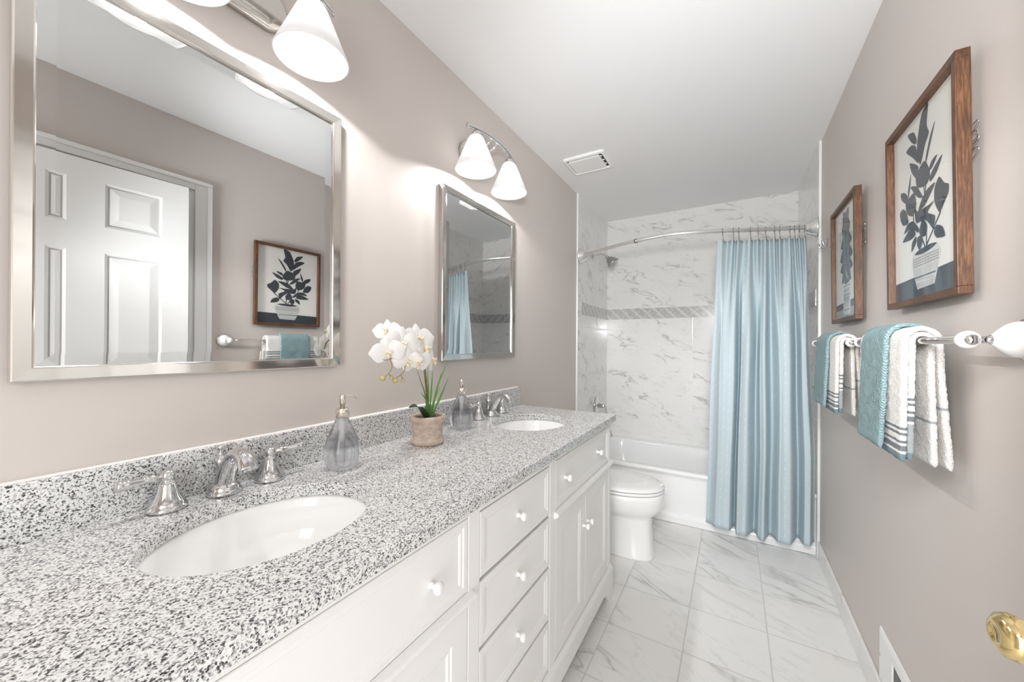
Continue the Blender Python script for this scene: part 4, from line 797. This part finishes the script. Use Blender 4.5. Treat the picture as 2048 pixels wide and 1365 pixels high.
# ------------------------------------------------------------------ towel bars and towels
BX, BZ = 1.450, 1.266
def make_bar(y0, y1, label):
    o = Vector((W, (y0 + y1) / 2, BZ)); Bn = thing('towel_bar', o, label, 'towel bar')
    MB().tube([(BX, y0 + 0.01, BZ), (BX, y1 - 0.01, BZ)], 0.0078, 20).build('rail', MAT['chrome'], Bn, o)
    for s_, y in ((1, y0), (-1, y1)):
        m = MB(); m.lathe([(0, 0), (0.036, 0.0), (0.0375, 0.004), (0.035, 0.009), (0.031, 0.0105)], (W - 0.0005, y, BZ), (-1, 0, 0), 36); po = m.build('wall_rose', MAT['chrome'], Bn, o)
        m = MB(); m.lathe([(0.0325, 0.0085), (0.0328, 0.013), (0.031, 0.020), (0.0265, 0.028), (0.019, 0.036), (0.012, 0.042), (0.009, 0.045), (0, 0.0455)], (W - 0.0005, y, BZ), (-1, 0, 0), 36); m.build('porcelain_cone', MAT['porcelain'], po, o)
        m = MB(); m.lathe([(0.0085, 0.041), (0.0095, 0.043), (0.0085, 0.046), (0.0065, 0.048), (0.0065, 0.066), (0.009, 0.068)], (W - 0.0005, y, BZ), (-1, 0, 0), 24); m.build('post', MAT['chrome'], Bn, o)
        m = MB(); m.sphere((BX, y, BZ), 0.0165, 24, sc=(1, 1, 1)); m.build('porcelain_ball', MAT['porcelain'], Bn, o)
        m = MB(); m.lathe([(0.0, 0.0200), (0.006, 0.0190), (0.0095, 0.0160), (0.0100, 0.0135), (0.0090, 0.0130)], (BX, y, BZ), (0, -s_, 0), 24); m.build('end_cap', MAT['chrome'], Bn, o)
        m = MB(); m.lathe([(0.0122, 0.0118), (0.0125, 0.016), (0.0095, 0.020), (0.0088, 0.024)], (BX, y, BZ), (0, s_, 0), 24); m.build('rail_collar', MAT['chrome'], Bn, o)
    return Bn
make_bar(1.018, 1.690, 'near chrome towel bar with white porcelain ends under the large print')
make_bar(1.800, 2.480, 'far chrome towel bar with white porcelain ends next to the shower curtain')

def drape(y0, y1, r, zf, zb, th, xf_out, xb_out, mats, bands_f, bands_b, seed, jit=0.0011, wob=0.0):
    """one folded sheet over the bar: centre-line radius r, hanging to zf in front and zb behind; ends rounded"""
    random.seed(seed); path = []
    nf = int((BZ - zf) / 0.006); nb = int((BZ - zb) / 0.006)
    for k in range(nf + 1):
        t = k / nf; z = lerp(zf, BZ, t); path.append((BX - r - xf_out * (1 - t) ** 1.2, z, Vector((-1, 0)), 'f'))
    for k in range(1, 12):
        a = PI - PI * k / 12; path.append((BX + r * math.cos(a), BZ + r * math.sin(a), Vector((math.cos(a), math.sin(a))), 't'))
    for k in range(nb + 1):
        t = k / nb; z = lerp(BZ, zb, t); path.append((BX + r + xb_out * t ** 1.2, z, Vector((1, 0)), 'b'))
    rings = []; mat = []; ny = max(6, int((y1 - y0) / 0.010))
    for i, (x, z, nrm, side) in enumerate(path):
        ring = []; h = th / 2
        e = 1.0 if side == 't' else 1.0 + 0.18 * mnoise.noise(Vector((seed * 3.1, z * 60, 0 if side == 'f' else 9)))
        endk = 0.35 if i in (0, len(path) - 1) else 1.0
        dy = wob * mnoise.noise(Vector((seed, z * 14, 2)))
        top = [(y0 + h + (y1 - y0 - th) * k / ny, 1) for k in range(ny + 1)]; sec = [(y, h * endk) for y, _ in top]
        sec += [(y1 - h + h * math.sin(a) * e, h * math.cos(a) * endk) for a in (PI * 0.2, PI * 0.4, PI * 0.6, PI * 0.8)] + [(y, -h * endk) for y, _ in reversed(top)] + [(y0 + h - h * math.sin(a) * e, -h * math.cos(a) * endk) for a in (PI * 0.2, PI * 0.4, PI * 0.6, PI * 0.8)]
        for y, d in sec:
            j = jit * random.uniform(-1, 1); ring.append(Vector((x + nrm.x * (d + j), y + dy + jit * random.uniform(-1, 1), z + nrm.y * (d + j))))
        rings.append(ring)
        mi = 0
        for (za, zb_, m_) in (bands_f if side == 'f' else bands_b if side == 'b' else ()):
            if za <= z <= zb_: mi = m_
        mat.append(mi)
    return rings, mat[:-1]
WM = [MAT['terry_white'], MAT['terry_stripe'], MAT['terry_pale'], MAT['terry_hem']]
def striped(z0): return [(z0, z0 + 0.018, 3), (z0 + 0.024, z0 + 0.031, 1), (z0 + 0.041, z0 + 0.048, 1), (z0 + 0.056, z0 + 0.063, 1), (z0 + 0.071, z0 + 0.077, 1)]
def make_towels(y0, y1, ty0, ty1, zb, lab_w, lab_t, sd):
    o = Vector((BX, (y0 + y1) / 2, BZ)); m = MB()
    r, mt = drape(y0 + 0.002, y1 - 0.004, 0.0152, zb + 0.004, zb - 0.004, 0.012, 0.003, 0.006, WM, [(zb, zb + 0.022, 3), (zb + 0.022, zb + 0.085, 2)] + [(z + 0.07, w + 0.07, k) for z, w, k in striped(zb)[1:]], [(zb + 0.095, zb + 0.100, 2)], sd)
    m.loft(r, mt, True, True, True, True)
    r, mt = drape(y0, y1, 0.0278, zb, zb - 0.008, 0.012, 0.003, 0.018, WM, striped(zb), [(zb + 0.13, zb + 0.135, 2)], sd + 1)
    m.loft(r, mt, True, True, True, True)
    w = m.build('hand_towel', WM, None, o, norm=True); w.location = o; tag(w, lab_w, 'towel', 'hand towels on the towel bars')
    m = MB(); r, mt = drape(ty0, ty1, 0.0405, zb + 0.012, zb + 0.03, 0.0105, 0.010, 0.018 if False else 0.022, [MAT['terry_teal']], [(zb, zb + 0.035, 1)], [(zb, zb + 0.055, 1)], sd + 2, jit=0.0014, wob=0.004)
    m.loft(r, mt, True, True, True, True); m.sm = [True] * len(m.sm)
    t_ = m.build('washcloth', [MAT['terry_teal'], MAT['terry_teal_flat']], None, o, norm=True); t_.location = o; tag(t_, lab_t, 'washcloth', 'teal washcloths on the towel bars')
make_towels(1.205, 1.540, 1.280, 1.470, 0.985, 'white hand towel with grey stripes on the near towel bar, under the large print', 'teal patterned washcloth draped over the near white towel', 3)
make_towels(1.850, 2.250, 1.945, 2.165, 0.995, 'white hand towel with grey stripes on the far towel bar, beside the shower curtain', 'teal patterned washcloth draped over the far white towel', 9)

# ------------------------------------------------------------------ wall register low on the right wall
vy0, vy1, vz0, vz1 = 1.38, 1.760, 0.107, 0.288
rg = thing('wall_vent', (W, (vy0 + vy1) / 2, vz0), 'white metal air vent low on the right wall above the marble base tile', 'vent'); o_ = (W, (vy0 + vy1) / 2, vz0)
m = MB(); y0, y1, z0, z1 = 1.42, 1.632, 0.14, 0.250
def vr(a, b_, c_, d, x): return [Vector((x, a, c_)), Vector((x, b_, c_)), Vector((x, b_, d)), Vector((x, a, d))]
m.loft([vr(vy0, vy1, vz0, vz1, W - 0.0005), vr(vy0 + 0.001, vy1 - 0.001, vz0 + 0.001, vz1 - 0.001, W - 0.004), vr(vy0 + 0.012, vy1 - 0.012, vz0 + 0.012, vz1 - 0.012, W - 0.008), vr(y0, y1, z0, z1, W - 0.008), vr(y0, y1, z0, z1, W - 0.002)], 0, False, True, False, False)
m.build('vent_frame', MAT['white'], rg, o_, norm=False)
MB().box(W - 0.0012, W - 0.0004, y0 - 0.002, y1 + 0.002, z0 - 0.002, z1 + 0.002).build('duct_shade', pm('vent_duct_shade', srgb(100, 100, 100), 0.8), rg, o_)  # thin dark sheet stands in for the shade behind the slats
for k in range(18):
    y = y0 + (y1 - y0) * (k + 0.5) / 18; m = MB(); m.add([(W - 0.0065, y - 0.0045, z0), (W - 0.0065, y - 0.0035, z0), (W - 0.002, y + 0.0045, z0), (W - 0.002, y + 0.0035, z0), (W - 0.0065, y - 0.0045, z1), (W - 0.0065, y - 0.0035, z1), (W - 0.002, y + 0.0045, z1), (W - 0.002, y + 0.0035, z1)], [(0, 1, 2, 3), (7, 6, 5, 4), (0, 4, 5, 1), (1, 5, 6, 2), (2, 6, 7, 3), (3, 7, 4, 0)]); m.build('slat', MAT['white'], rg, o_)
m = MB(); m.lathe([(0, 0), (0.004, 0), (0.003, 0.002), (0, 0.0022)], (W - 0.008, vy1 - 0.008 - 0.012, 0.20), (-1, 0, 0), 12); m.build('screw', MAT['chrome'], rg, o_)
